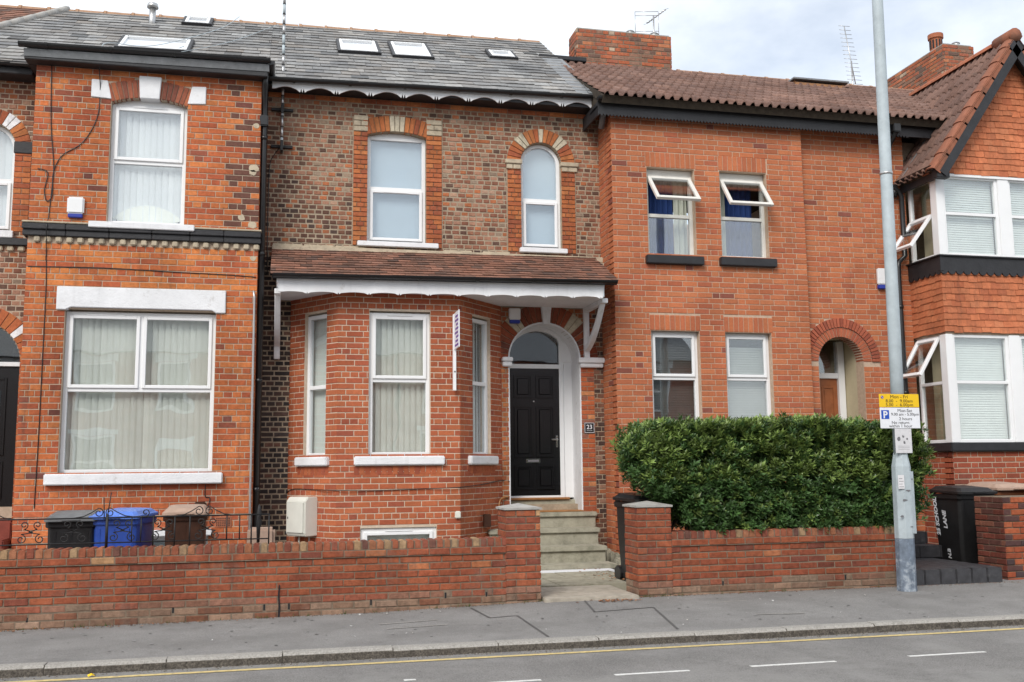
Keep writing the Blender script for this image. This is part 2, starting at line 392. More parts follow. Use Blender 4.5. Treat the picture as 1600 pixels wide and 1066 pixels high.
def lay(fr, u0, u1, v0, v1, holes, pal, pitch=.08, L=.23, bond='stretch', joint=.010, rough=False, jit=0., w=.006, ends=None):
    n = max(1, round((v1 - v0) / pitch)); ph = (v1 - v0) / n; out = []
    for r in range(n):
        v = v0 + r * ph; vm = v + ph / 2
        if bond == 'stretch': seq, off = [L], (r % 2) * L / 2
        elif bond == 'header': seq, off = [L / 2], (r % 2) * L / 4
        elif bond == 'garden': seq, off = ([L / 2], L / 4) if r % 4 == 0 else ([L], (r % 2) * L / 2)
        elif bond == 'flemish3': seq, off = [L, L, L, L / 2], (r % 2) * 1.75 * L + (r % 4) * .0
        elif bond == 'mixed': seq, off = ([L / 2], (r % 2) * L / 4) if rng.random() < .9 else ([L], L / 4)
        elif bond == 'soldier': seq, off = [L], 0
        edges = []; x = u0 - off; k = 0
        while x < u1:
            l = seq[k % len(seq)] * (1 + rng.uniform(-jit, jit)); k += 1; edges.append((x, x + l)); x += l
        for a, b in intervals(u0, u1, vm, holes):
            for s, e in edges:
                s2, e2 = max(s, a), min(e, b)
                if e2 - s2 < .022: continue
                if s2 - a < .022: s2 = a
                if b - e2 < .022: e2 = b
                j = joint / 2; jl = 0 if s2 <= u0 + 1e-6 else j; jr = 0 if e2 >= u1 - 1e-6 else j
                c = pal(fr.p((s2 + e2) / 2, vm), ) if callable(pal) else pick(pal)
                key = ('rough' if rough else 'brick') + str(rng.randrange(6))
                out.append(Piece(fr, s2 + jl, v + j, w + rng.uniform(-.002, .002) * (2 if rough else 1), e2 - s2 - jl - jr, ph - joint, .03, c, key))
    return out
def backing(mb, fr, u0, u1, v0, v1, holes, thick=.22, face=0., grow=0.):
    br = {v0, v1}
    for h in holes:
        if h[0] == 'r': br |= {h[3] - grow, h[4] + grow}
        elif h[0] == 'a':
            br |= {h[3] - grow, h[4]}; hf = h[2] + grow
            br |= {h[4] + hf * math.sin(math.pi / 2 * k / 14) for k in range(15)}
        elif h[0] == 's':
            br |= {h[3] - grow, h[4]} | {h[4] + (h[5] + grow) * k / 6 for k in range(7)}
        elif h[0] == 'f': br |= {v0 + (v1 - v0) * k / 30 for k in range(31)}
    br = sorted(b for b in br if v0 - 1e-6 <= b <= v1 + 1e-6)
    for a, b in zip(br, br[1:]):
        if b - a < 1e-4: continue
        for s, e in intervals(u0, u1, (a + b) / 2, holes, grow):
            mb.box(fr, s, e, a, b, -thick, face)
def courses(fr, u0, u1, v0, v1, pal, width, gauge, thick, over=1.35, edge=None, jit=.06, lift=.012, kind='slate', holes=(), split=None):
    """roof or hung tiles: rows from v0 up"""
    n = max(1, round((v1 - v0) / gauge)); g = (v1 - v0) / n; out = []
    for r in range(n):
        v = v0 + r * g; x = u0 - (width / 2 if r % 2 else 0) - rng.uniform(0, .03)
        lim = edge(v + g * .5) if edge else (u0, u1)
        if kind == 'roll': x = u0
        while x < lim[1]:
            l = width * (1 + rng.uniform(-jit, jit)); a, b = max(x, lim[0]), min(x + l, lim[1]); x += l
            if b - a < .03: continue
            iv = intervals(a, b, v + g * .4, holes)
            for s, e in iv:
                if e - s < .03: continue
                c = pal(fr.p((s + e) / 2, v)) if callable(pal) else pick(pal)
                key = 'roll' if kind == 'roll' else 'slate%d' % rng.randrange(6)
                out.append(Piece(fr, s + (.002 if kind != 'roll' else 0), v + rng.uniform(-.008, .008) * (kind != 'roll'), lift + rng.uniform(0, .003), e - s - (.004 if kind != 'roll' else 0), g * over if r < n - 1 else g * 1.02, thick, c, key))
    return out
def voussoirs(parent, fr, cx, zc, r0, r1, a0, a1, n, colf, w0=-.1, w1=.012, gap=.010, name='voussoir', mat='brick_obj'):
    for k in range(n):
        s = a0 + (a1 - a0) * k / n; e = a0 + (a1 - a0) * (k + 1) / n
        g0 = gap / 2 / r0; g1 = gap / 2 / r1
        P = [(cx + r0 * math.cos(s + g0), zc + r0 * math.sin(s + g0)), (cx + r1 * math.cos(s + g1), zc + r1 * math.sin(s + g1)),
             (cx + r1 * math.cos(e - g1), zc + r1 * math.sin(e - g1)), (cx + r0 * math.cos(e - g0), zc + r0 * math.sin(e - g0))]
        m = MB(); m.prism(fr, P, w0, w1 + rng.uniform(0, .004)); o = m.build(name, mat, parent, bevel=.003); o.color = (*colf(k), 1)
def text(body, size, fr, u, v, w, mat, parent, name='lettering', align='CENTER', ext=.0008, bold=0., shear=0., sx=1.):
    cu = bpy.data.curves.new('txt', 'FONT'); cu.body = body; cu.size = size; cu.align_x = align; cu.extrude = ext; cu.offset = bold; cu.shear = shear
    cu.resolution_u = 3
    t = bpy.data.objects.new('txt', cu); COL.objects.link(t)
    me = bpy.data.meshes.new_from_object(t)
    bpy.data.objects.remove(t); bpy.data.curves.remove(cu)
    M = Matrix.Identity(4); M.col[0][:3] = fr.u * sx; M.col[1][:3] = fr.v; M.col[2][:3] = fr.w; M.col[3][:3] = fr.p(u, v, w)
    me.transform(M); me.materials.clear(); me.materials.append(MATS[mat])
    return link(name, me, parent)

# ------------------------------------------------------------------ windows
def bars(mb, fr, u0, u1, v0, v1, t, w0, w1):
    mb.box(fr, u0, u0 + t, v0, v1, w0, w1); mb.box(fr, u1 - t, u1, v0, v1, w0, w1)
    mb.box(fr, u0 + t, u1 - t, v0, v0 + t, w0, w1); mb.box(fr, u0 + t, u1 - t, v1 - t, v1, w0, w1)
def sash(fr, u0, u1, v0, v1, w, mat, parent, t=.045, name='sash', d=.05, pane='glass'):
    m = MB(); bars(m, fr, u0, u1, v0, v1, t, w - d * .5, w + d * .5); s = m.build(name, mat, parent, bevel=.005)
    m = MB(); m.box(fr, u0 + t - .004, u1 - t + .004, v0 + t - .004, v1 - t + .004, w - .004, w + .004); m.build('pane', pane, parent)
def window(house, fr, u0, u1, v0, v1, recess=.09, fw=.055, transom=None, mullions=(), sashes=(), openings=(), mat='upvc', blind=None, bmat='blind_cream', vent=(), arch=None, head=0., bdepth=.05, bz=(0., 1.)):
    """mullions: (u, row) row 0 bottom 1 top; sashes/openings: (row, index[, angle])"""
    m = MB(); w1 = -recess; w0 = -recess - .07
    if arch:                              # rounded head of spring height arch
        n = 14; hf = (u1 - u0) / 2; cx = (u0 + u1) / 2
        O = [(u0, v0), (u0, arch)] + [(cx - hf * math.cos(math.pi * k / n), arch + hf * math.sin(math.pi * k / n)) for k in range(1, n)] + [(u1, arch), (u1, v0)]
        hi = hf - fw
        I = [(u0 + fw, v0 + fw), (u0 + fw, arch)] + [(cx - hi * math.cos(math.pi * k / n), arch + hi * math.sin(math.pi * k / n)) for k in range(1, n)] + [(u1 - fw, arch), (u1 - fw, v0 + fw)]
        m.strip(fr, I, O, w0, w1, closed=True)
        m.box(fr, u0 + fw, u1 - fw, transom - fw / 2, transom + fw / 2, w0 + .002, w1 - .003)
        win = m.build('window', mat, house, bevel=.004)
        P = [(u0 + fw, transom + fw / 2)] + [q for q in I[1:-1]] + [(u1 - fw, transom + fw / 2)]
        g = MB(); g.prism(fr, P, w0 + .03, w0 + .038); g.build('pane', 'glass', win)
        sash(fr, u0 + fw - .005, u1 - fw + .005, v0 + fw - .005, transom - fw / 2 + .005, w1 - .002, mat, win)
        vtop = arch + hf
    else:
        bars(m, fr, u0, u1, v0, v1, fw, w0, w1)
        if head: m.box(fr, u0, u1, v1, v1 + head, w0 + .01, w1 - .012)
        rows = [(v0 + fw, v1 - fw)] if not transom else [(v0 + fw, transom - fw / 2), (transom + fw / 2, v1 - fw)]
        if transom: m.box(fr, u0 + fw, u1 - fw, transom - fw / 2, transom + fw / 2, w0 + .002, w1 - .003)
        cells = []
        for r, (a, b) in enumerate(rows):
            us = [u0 + fw] + [x for mu, rr in mullions if rr == r for x in (mu - fw / 2, mu + fw / 2)] + [u1 - fw]
            for mu, rr in mullions:
                if rr == r: m.box(fr, mu - fw / 2, mu + fw / 2, a, b, w0 + .003, w1 - .002)
            cells.append([(us[k], us[k + 1], a, b) for k in range(0, len(us), 2)])
        win = m.build('window', mat, house, bevel=.004)
        ops = {(o[0], o[1]): o for o in openings}
        for r, row in enumerate(cells):
            for i, (a, b, c, d) in enumerate(row):
                if (r, i) in ops:
                    ang = ops[(r, i)][2]
                    f2 = fr.sub(0, d + .012, w1 + .01, tilt=-ang)
                    f2 = Fr(f2.o, f2.u, f2.v)
                    sash(f2, a - .02, b + .02, -(d - c) - .03, 0, 0., mat, win, t=.055, name='open_sash')
                elif (r, i) in sashes:
                    sash(fr, a - .005, b + .005, c - .005, d + .005, w1 - .004, mat, win)
                else:
                    g = MB(); g.box(fr, a - .004, b + .004, c - .004, d + .004, w0 + .03, w0 + .038); g.build('pane', 'glass', win)
        vtop = v1
    for a, b, v in vent:
        g = MB(); g.box(fr, a, b, v - .007, v + .007, w1, w1 + .026); g.build('trickle_vent', 'plastic_white', win, bevel=.003)
    B0 = w0 - bdepth; lo = v0 + (vtop - v0) * bz[0]; hi2 = v0 + (vtop - v0) * bz[1]
    if blind == 'vertical':
        g = MB(); x = u0 + .02
        while x < u1 - .02:
            e = min(x + .085, u1 - .01); t = rng.uniform(-.005, .005) + .014
            P = [fr.p(x, lo, B0 + t), fr.p(e, lo, B0 - t), fr.p(e, hi2, B0 - t), fr.p(x, hi2, B0 + t)]
            Q = [q + fr.w * -.003 for q in P]
            g.add(P + Q, [(0, 1, 2, 3), (7, 6, 5, 4), (0, 3, 7, 4), (1, 5, 6, 2)]); x += .083
        g.build('blind', bmat, win, kind='stuff', normals=False)
    elif blind == 'slatted':
        g = MB(); z = lo
        while z < hi2:
            P = [fr.p(u0 + .03, z, B0 + .007), fr.p(u1 - .03, z, B0 + .007), fr.p(u1 - .03, z + .036, B0 - .007), fr.p(u0 + .03, z + .036, B0 - .007)]
            Q = [q + Vector((0, 0, .003)) for q in P]
            g.add(P + Q, [(0, 1, 2, 3), (7, 6, 5, 4), (0, 1, 5, 4)]); z += .038
        g.build('blind', bmat, win, kind='stuff', normals=False)
    elif blind == 'sheet':
        g = MB(); g.box(fr, u0 + .01, u1 - .01, lo, hi2, B0 - .004, B0); g.build('blind', bmat, win)
    return win
def curtain(win, fr, u0, u1, v0, v1, w, mat, amp=.03, per=.09):
    n = max(8, int((u1 - u0) / per * 6)); g = MB(); A = []
    for k in range(n + 1):
        u = u0 + (u1 - u0) * k / n; A.append((u, w + amp * math.sin(u / per * 6.28) + rng.uniform(-.004, .004)))
    V = [fr.p(u, v, q + dz) for dz in (0, -.004) for v in (v0, v1) for u, q in A]; m = n + 1
    F = [(k, k + 1, m + k + 1, m + k) for k in range(n)] + [(2 * m + k, 3 * m + k, 3 * m + k + 1, 2 * m + k + 1) for k in range(n)]
    g.add(V, F, smooth=True); g.build('curtain', mat, win, normals=False)
def simple(name, mat, parent, *boxes, bevel=0., fr=None, kind=None):
    if parent is not None and len(boxes) > 1 and name in ('impost', 'string_cap', 'gable_box_end', 'string_course', 'porch_lining', 'entrance_step', 'soffit', 'fascia', 'eaves_fascia', 'canopy_flashing', 'door_frame', 'head_board'):
        return [simple(name, mat, parent, b, bevel=bevel, fr=fr, kind=kind) for b in boxes][0]
    m = MB()
    for b in boxes: m.box(fr or Fr((0, 0, 0)), *b) if fr else m.wbox(*b)
    return m.build(name, mat, parent, bevel=bevel, kind=kind)
def shell(mb, x0, x1, y0, y1, z0, z1, floors=(), t=.2):
    mb.wbox(x0, x0 + t, y0, y1, z0, z1); mb.wbox(x1 - t, x1, y0, y1, z0, z1); mb.wbox(x0 + t, x1 - t, y1 - t, y1, z0, z1)
    for f in floors: mb.wbox(x0 + t, x1 - t, y0, y1 - t, f - .15, f)
def gutter(parent, fr, u0, u1, v, w, r=.055, mat='black_plastic', clips=True, slope=0.):
    m = MB(); n = 8; I = [(math.cos(math.pi + math.pi * k / n), math.sin(math.pi + math.pi * k / n)) for k in range(n + 1)]
    def ring(u, rr): return [fr.p(u, v + slope * (u - u0) + s * rr, w + c * rr) for c, s in I]
    V = ring(u0, r) + ring(u1, r) + ring(u0, r - .005) + ring(u1, r - .005); k = n + 1; F = []
    for i in range(n): F += [(i, i + 1, k + i + 1, k + i), (2 * k + i, 3 * k + i, 3 * k + i + 1, 2 * k + i + 1)]
    F += [(0, k, 3 * k, 2 * k), (n, 2 * k + n, 3 * k + n, k + n)]
    V += [fr.p(u0, v, w), fr.p(u1, v + slope * (u1 - u0), w)]
    for i in range(n): F += [(i + 1, i, 4 * k), (k + i, k + i + 1, 4 * k + 1)]
    m.add(V, F, smooth=False); g = m.build('gutter', mat, parent)
    if clips:
        x = u0 + .35
        while x < u1 - .1:
            c = MB(); c.strip(fr.sub(x, v + slope * (x - u0), w), [(0, 0)], [(0, 0)], 0, 0) if False else None
            c = MB(); f2 = Fr(fr.p(x - .02, v + slope * (x - u0), w), fr.w, fr.v)
            A = [((r + .001) * a, (r + .001) * b) for a, b in I]; B = [((r + .009) * a, (r + .009) * b) for a, b in I]
            c.strip(f2, A, B, -.04, 0.); c.build('gutter_clip', mat, g); x += .82
    return g
def pipe(parent, path, r=.036, mat='black_plastic', name='downpipe', collars=(), square=False):
    m = MB(); m.tube(path, r, 10 if not square else 4, smooth=not square); p = m.build(name, mat, parent)
    for c in collars:
        q = MB(); c = Vector(c); q.tube([c - Vector((0, 0, .03)), c + Vector((0, 0, .03))], r + .01, 10); q.build('collar', mat, p)
    return p
def cable(parent, pts, r=.006, mat='black_plastic', name='cable', sub=6):
    P = [Vector(p) for p in pts]; out = []
    for i in range(len(P) - 1):
        a, b, c, d = P[max(i - 1, 0)], P[i], P[i + 1], P[min(i + 2, len(P) - 1)]
        for k in range(sub):
            t = k / sub; out.append(.5 * ((2 * b) + (c - a) * t + (2 * a - 5 * b + 4 * c - d) * t * t + (3 * b - a - 3 * c + d) * t ** 3))
    out.append(P[-1]); m = MB(); m.tube(out, r, 5); return m.build(name, mat, parent)

# ------------------------------------------------------------------ palettes (albedo)
ORANGE = [(.42, .125, .045, 5), (.38, .105, .043, 4), (.46, .155, .055, 2), (.33, .085, .04, 2), (.24, .072, .043, .8), (.15, .055, .042, .2)]
ORANGE2 = [(.41, .115, .045, 4), (.37, .10, .045, 3), (.44, .14, .052, 1.5), (.33, .085, .042, 1.5)]
DRESS = [(.39, .13, .05, 4), (.355, .11, .048, 3), (.43, .16, .062, 1.5), (.30, .09, .046, 1.5)]
OLD = [(.26, .125, .08, 3), (.31, .165, .11, 3), (.21, .09, .058, 3), (.34, .21, .145, .6), (.25, .18, .13, .6), (.115, .065, .048, 1.6), (.34, .12, .055, 1.6)]
OLDDARK = [(.16, .078, .052, 3), (.11, .058, .043, 3), (.20, .10, .067, 2), (.07, .045, .038, 2), (.26, .155, .11, .8), (.30, .11, .053, 1.)]
SOOT = [(.055, .042, .038, 4), (.035, .03, .03, 3), (.09, .055, .045, 2), (.14, .075, .055, 1)]
BAYRED = [(.36, .10, .045, 5), (.385, .115, .05, 3), (.325, .085, .042, 2), (.28, .075, .042, .8)]
SALMON = [(.42, .138, .062, 6), (.395, .124, .058, 5), (.44, .152, .068, 3), (.365, .108, .055, 1.5), (.23, .075, .052, .4)]
GARDEN = [(.26, .075, .038, 4), (.285, .087, .043, 3), (.23, .066, .036, 3), (.185, .058, .038, 1.), (.34, .125, .058, .3), (.36, .21, .11, .08)]
CHIM = [(.36, .11, .055, 4), (.30, .10, .06, 2), (.24, .13, .09, 2), (.42, .16, .08, 1), (.15, .09, .07, 1), (.40, .30, .22, .4)]
SLATE = [(.185, .182, .178, 4), (.22, .216, .21, 4), (.15, .148, .147, 2.5), (.27, .265, .255, 1.6), (.20, .185, .17, 1), (.10, .10, .10, .6)]
PANT = [(.165, .098, .078, 4), (.145, .085, .068, 3), (.19, .115, .092, 2)]
PLAIN = [(.20, .105, .075, 4), (.235, .115, .08, 3), (.16, .09, .068, 3), (.27, .135, .095, 1.2), (.12, .075, .06, 1.4)]
HUNG = [(.45, .15, .07, 4), (.43, .14, .065, 3), (.47, .165, .078, 2), (.40, .125, .06, 1)]

def interp(x, X, Yv):
    if x <= X[0]: return Yv[0]
    for a, b, c, d in zip(X, X[1:], Yv, Yv[1:]):
        if x <= b: return c + (d - c) * (x - a) / (b - a)
    return Yv[-1]
def zw(x): return interp(x, [-9, -2.7, 1.2, 2.8, 9, 14], [-.13, -.075, -.045, 0., .0, .02])
KERB_Y = -6.08
# ------------------------------------------------------------------ the setting
def struct(o): o['kind'] = 'structure'; return o
g = MB(); g.add([(-900, -900, -.30), (900, -900, -.30), (900, 900, -.30), (-900, 900, -.30)], [(0, 1, 2, 3)]); struct(g.build('ground', 'ground_far'))
g = MB(); g.wbox(-60, 60, -14.2, KERB_Y + .02, -.29, -.13); road = struct(g.build('road', 'asphalt_road'))
g = MB(); g.wbox(-60, 60, -18.6, -14.2, -.29, -.02); struct(g.build('opposite_pavement', 'asphalt_path'))
# pavement: a gently sloping slab
g = MB(); xs = [-30, -9, -6, -4.5, -3, -2, -1, 0, 1, 2, 3, 4, 5, 6, 7, 8, 9, 11, 14, 30]; V = []; F = []
ys = [KERB_Y + .125, -5.2, -4.5, -3.6]
for x in xs:
    for y in ys:
        t = (y - ys[0]) / (-3.9 - ys[0]); V.append((x, y, -.052 * (1 - t) + zw(x) * t + rng.uniform(-.004, .004) * (0 < t < .9)))
n = len(ys)
for i in range(len(xs) - 1):
    for j in range(n - 1): F.append((i * n + j, (i + 1) * n + j, (i + 1) * n + j + 1, i * n + j + 1))
top = len(V); V += [(x, y, -.29) for x in (xs[0], xs[-1]) for y in (ys[0], ys[-1])]
g.add(V, F); pav = struct(g.build('pavement', 'asphalt_path'))
def pz(x, y): t = (y - ys[0]) / (-3.9 - ys[0]); return -.052 * (1 - t) + zw(x) * t
# kerb of single stones
kerb = bpy.data.objects.new('kerb', None); COL.objects.link(kerb); kerb['kind'] = 'structure'
x = -8.2
while x < 13:
    l = .915; m = MB(); dz = rng.uniform(-.004, .004); dy = rng.uniform(-.004, .004)
    P = [(KERB_Y + .13 + dy, -.24), (KERB_Y - .005 + dy, -.24), (KERB_Y + dy, -.075 + dz), (KERB_Y + .025 + dy, -.05 + dz), (KERB_Y + .13 + dy, -.047 + dz)]
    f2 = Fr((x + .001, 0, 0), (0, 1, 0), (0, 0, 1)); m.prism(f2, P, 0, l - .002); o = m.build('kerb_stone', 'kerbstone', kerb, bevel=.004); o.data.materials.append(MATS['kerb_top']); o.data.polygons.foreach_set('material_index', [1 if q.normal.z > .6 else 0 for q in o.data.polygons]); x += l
g = MB(); g.wbox(-30, -8.2, KERB_Y, KERB_Y + .13, -.24, -.05); g.wbox(13, 30, KERB_Y, KERB_Y + .13, -.24, -.05); g.build('far_kerb', 'kerbstone', kerb)
g = MB(); g.wbox(-30, 30, -14.33, -14.2, -.24, -.015); g.build('opposite_kerb', 'kerbstone', kerb)
# paint on the road
def sheet(name, mat, parent, pts, z, th=.003, kind=None):
    m = MB(); m.add([(x, y, (z(x, y) if callable(z) else z)) for x, y in pts] + [(x, y, (z(x, y) if callable(z) else z) + th) for x, y in pts],
                    [tuple(range(len(pts)))[::-1], tuple(range(len(pts), 2 * len(pts)))] + [(i, (i + 1) % len(pts), len(pts) + (i + 1) % len(pts), len(pts) + i) for i in range(len(pts))])
    return m.build(name, mat, parent, kind=kind)
m = MB(); pts = []
for k in range(121): pts.append((-30 + k * .5, -6.285 + rng.uniform(-.006, .006)))
for a, b in zip(pts, pts[1:]):
    m.add([(a[0], a[1] - .033, -.126), (b[0], b[1] - .033, -.126), (b[0], b[1] + .033, -.126), (a[0], a[1] + .033, -.126)], [(0, 1, 2, 3)])
m.build('yellow_line', 'yellow_line', road)
for a, b, yy in ((.93, 1.02, -7.02), (1.30, 1.93, -7.29), (2.52, 3.13, -7.27), (3.66, 4.41, -7.25), (5.10, 5.83, -7.22), (6.45, 7.2, -7.22), (-.1, .6, -7.3)):
    sheet('white_dash', 'white_line', road, [(a, yy - .024), (b, yy - .02), (b, yy + .02), (a, yy + .022)], -.1285)
# gutter dust along the kerb
m = MB()
sheet('dusty_channel', 'concrete', road, [(-30, KERB_Y - .11), (13, KERB_Y - .10), (13, KERB_Y - .008), (-30, KERB_Y - .008)], -.1295, th=.0015) if False else None
# tar seams and patches on the pavement
def seam(pts, wd=.024, mat='tar'):
    m = MB()
    for (a, b), (c, d) in zip(pts, pts[1:]):
        t = Vector((c - a, d - b, 0)); k = max(1, int(t.length / .25)); nrm = Vector((-t.y, t.x, 0)).normalized() * wd / 2
        for q in range(k):
            p0 = Vector((a, b, 0)) + t * q / k; p1 = Vector((a, b, 0)) + t * (q + 1) / k
            V = []
            for p, s in ((p0, -1), (p1, -1), (p1, 1), (p0, 1)):
                w = p + nrm * s * rng.uniform(.8, 1.1); V.append((w.x, w.y, pz(w.x, w.y) + .005))
            m.add(V, [(0, 1, 2, 3)])
    m.build('tar_seam', mat, pav)
seam([(2.0, -4.05), (2.06, -4.75), (2.35, -4.72), (2.36, -5.9)])
seam([(3.28, -4.02), (3.16, -4.75), (3.85, -4.62), (3.62, -5.85)])
for pts in ([(.95, -4.75), (1.55, -4.68)], [(1.0, -5.05), (1.6, -5.0)], [(4.55, -4.5), (5.0, -4.45)], [(4.7, -5.3), (5.2, -5.35)]): seam(pts, .025, 'kerb_top')

# gardens behind the front walls, path and steps
g = MB(); g.wbox(-8, 2.55, -3.7, .3, -.28, -.06); struct(g.build('garden_paving', 'concrete'))
g = MB(); g.wbox(4.2, 7.4, -3.7, -.4, -.28, -.03); g.wbox(7.4, 14, -3.55, -.4, -.28, -.03); struct(g.build('garden_soil', 'soil'))
path = bpy.data.objects.new('front_path', None); COL.objects.link(path); path['kind'] = 'structure'
simple('slab', 'path_stone', path, (2.83, 3.92, -4.02, -2.95, -.2, .035), bevel=.01)
for i, (a, b, c, d) in enumerate(((2.56, 3.3, -2.94, -2.05), (3.306, 4.19, -2.94, -2.05), (2.56, 3.62, -2.045, -1.475), (3.626, 4.42, -2.045, -1.475))):
    simple('slab', 'step_stone', path, (a, b, c, d, -.2, .045 + .003 * (i % 2)), bevel=.006)
simple('white_edging', 'white_masonry', path, (3.0, 4.5, -1.47, -1.262, -.1, .058), bevel=.008)
steps = empty('stone_steps', 'worn buff stone steps leading up to the black front door', 'steps', loc=(3.9, -.7, 0))
def child(o, parent): o.matrix_parent_inverse = parent.matrix_world.inverted(); o.parent = parent; return o
def placed(o, parent):      # keep world geometry while parented to an empty that is not at the origin
    o.parent = parent; o.location = -Vector(parent.location); return o
for i, (y0, z, x1) in enumerate(((-1.25, .115, 4.62), (-.86, .335, 4.60), (-.44, .57, 4.63), (-.10, .79, 4.70))):
    zb = (.045, .115, .335, .57)[i]
    placed(simple('tread', 'step_stone', None, (2.95, x1, y0, (.46 if i == 3 else y0 + .44), z - .072, z), bevel=.012), steps)
    if i: placed(simple('riser', 'step_stone', None, (2.97, x1 - .02, y0 + .035, y0 + .3, zb - .01, z - .074), bevel=.004), steps)
for k in range(7):
    placed(simple('rubble_stone', 'step_stone', None, (4.68 + rng.uniform(0, .12), 4.85, -1.5 + k * .2, -1.33 + k * .2, 0, .06 + k * .03 + rng.uniform(0, .05)), bevel=.02), steps)

# ================================================================== LEFT HOUSE
def wallset(house, mortar): return {'mb': MB(), 'br': [], 'house': house, 'mortar': mortar}
def panel(W, fr, u0, u1, v0, v1, holes, pal, grow=0., thick=.22, bholes=None, **k):
    backing(W['mb'], fr, u0, u1, v0, v1, holes if bholes is None else bholes, thick, 0., grow)
    W['br'] += lay(fr, u0, u1, v0, v1, holes, pal, **k)
def finish(W, visible, mat='brick', name='brick'):
    w = W['mb'].build('wall', W['mortar'], W['house']); emit(W['br'], name, 'brickwork', mat, w, visible); return w

US, SL = .022, .69
def zroof(x, y): return 7.19 + US * (x + .3) + SL * (y + .35)
left = empty('terraced_house', 'orange brick house with a white lintelled two-storey bay at the left', 'house')
FB = front(-.6); FM = front(0)
W = wallset(left, 'mortar_pale')
lw = ('r', -2.87, -.925, 1.44, 3.64); uw = ('s', -1.895, .505, 4.82, 6.56, .09); bw = ('r', -2.45, -.95, -.3, .62)
lint = ('r', -2.98, -.80, 3.62, 3.94)
def _ua(v):
    if 4.82 < v <= 6.60: return (-2.40, -1.39)
    if 6.60 < v < 6.865: return (-2.665, -1.145)
    q = 1.724 ** 2 - (v - 5.184) ** 2
    return (-1.895 - math.sqrt(q), -1.895 + math.sqrt(q)) if v > 6.6 and q > 0 else None
uarch = ('f', _ua)
b0 = [lw, uw, bw]
def leftpal(c):
    p = pick(ORANGE)
    if c.z > 4.6:
        p = pick(ORANGE)
        if c.x > -.75 and rng.random() < .35: p = (.13, .06, .045)
    if 3.95 < c.z < 4.6: p = pick([(.50, .17, .055, 3), (.44, .13, .05, 2), (.38, .10, .045, 1)])
    if c.z < 1.3: p = pick(ORANGE2)
    return p
panel(W, FB, -3.38, -.385, -.2, 7.02, [lw, bw, lint, uarch, ('r', -3.4, -.36, 4.5, 4.82)], leftpal, bholes=b0, pitch=.083, L=.24, bond='garden', joint=.0105)
FBL = Fr((-3.38, 0, 0), (0, -1, 0)); FBR = Fr((-.385, -.6, 0), (0, 1, 0))
panel(W, FBR, .012, .6, -.2, 7.02, [], ORANGE2, pitch=.083, L=.24)
panel(W, FBL, 0, .59, -.2, 7.02, [], ORANGE2, pitch=.083, L=.24)
dl = ('a', -4.09, .55, -.2, 2.98); al = ('a', -4.09, .345, 4.80, 6.02)
def leftmain(c):
    if c.z > 6.3 or c.z < 4.45: return pick(OLD)
    return pick(OLD)
dlr = ('a', -4.09, .78, 2.9, 2.98); alr = ('a', -4.09, .55, 6.0, 6.02)
quo = [('r', -4.65, -3.54, 4.8, 6.1)]
panel(W, FM, -5.3, -3.38, -.2, 7.1, [dl, al, dlr, alr, ('r', -3.745, -3.53, 4.8, 6.05), ('r', -4.65, -4.44, 4.8, 6.05), ('r', -3.54, -3.38, -.2, 3.05)], leftmain, bholes=[dl, al], pitch=.076, L=.23, bond='mixed', rough=True, joint=.014)
W['br'] += lay(FM, -3.745, -3.53, 4.8, 6.05, [], DRESS, pitch=.078, L=.215, bond='stretch', w=.012)
W['br'] += lay(FM, -4.65, -4.435, 4.8, 6.05, [], DRESS, pitch=.078, L=.215, bond='stretch', w=.012)
W['br'] += lay(FM, -3.54, -3.38, -.2, 3.05, [], ORANGE2, pitch=.083, L=.16, bond='stretch', w=.008)
shell(W['mb'], -5.3, -.32, .22, 6.2, -.2, 7.0, floors=(1.0, 4.4))
W['mb'].wbox(-3.38, -.5, .02, .22, 6.6, 7.0)
lwall = finish(W, lambda c: c.z > .95)
voussoirs(lwall, FM, -4.09, 2.98, .555, .78, 0, math.pi, 21, lambda k: (.72, .73, .75) if k in (4, 16) else pick(DRESS), w0=-.2)
voussoirs(lwall, FM, -4.09, 6.02, .35, .55, 0, math.pi, 17, lambda k: (.72, .73, .75) if k in (4, 5, 11, 12) else pick(DRESS), w0=-.15)
simple('impost', 'black_paint', left, (-3.76, -3.5, -.03, .1, 5.93, 6.10), (-4.68, -4.42, -.03, .1, 5.93, 6.10), bevel=.008)
# segmental arch over the upper window: rubbed bricks with white blocks
hf, ri = .505, .09; rad = (hf * hf + ri * ri) / (2 * ri); zc = 6.56 + ri - rad; a1 = math.asin(hf / rad)
voussoirs(lwall, FB, -1.895, zc, rad + .003, rad + .26, math.pi / 2 - a1 * 1.0, math.pi / 2 + a1 * 1.0, 17, lambda k: pick([(.26, .085, .05, 2), (.18, .065, .045, 1), (.36, .12, .06, 1)]), w0=-.15)
m = MB(); m.prism(FB, [(-2.025, 6.63), (-1.765, 6.63), (-1.745, 6.955), (-2.045, 6.955)], -.15, .045); m.build('keystone', 'white_masonry', left, bevel=.008)
m = MB(); m.prism(FB, [(-2.665, 6.615), (-2.40, 6.60), (-2.455, 6.86), (-2.665, 6.87)], -.12, .022); m.build('springer_block', 'white_masonry', left, bevel=.006)
m = MB(); m.prism(FB, [(-1.39, 6.60), (-1.145, 6.615), (-1.145, 6.87), (-1.335, 6.86)], -.12, .022); m.build('springer_block', 'white_masonry', left, bevel=.006)
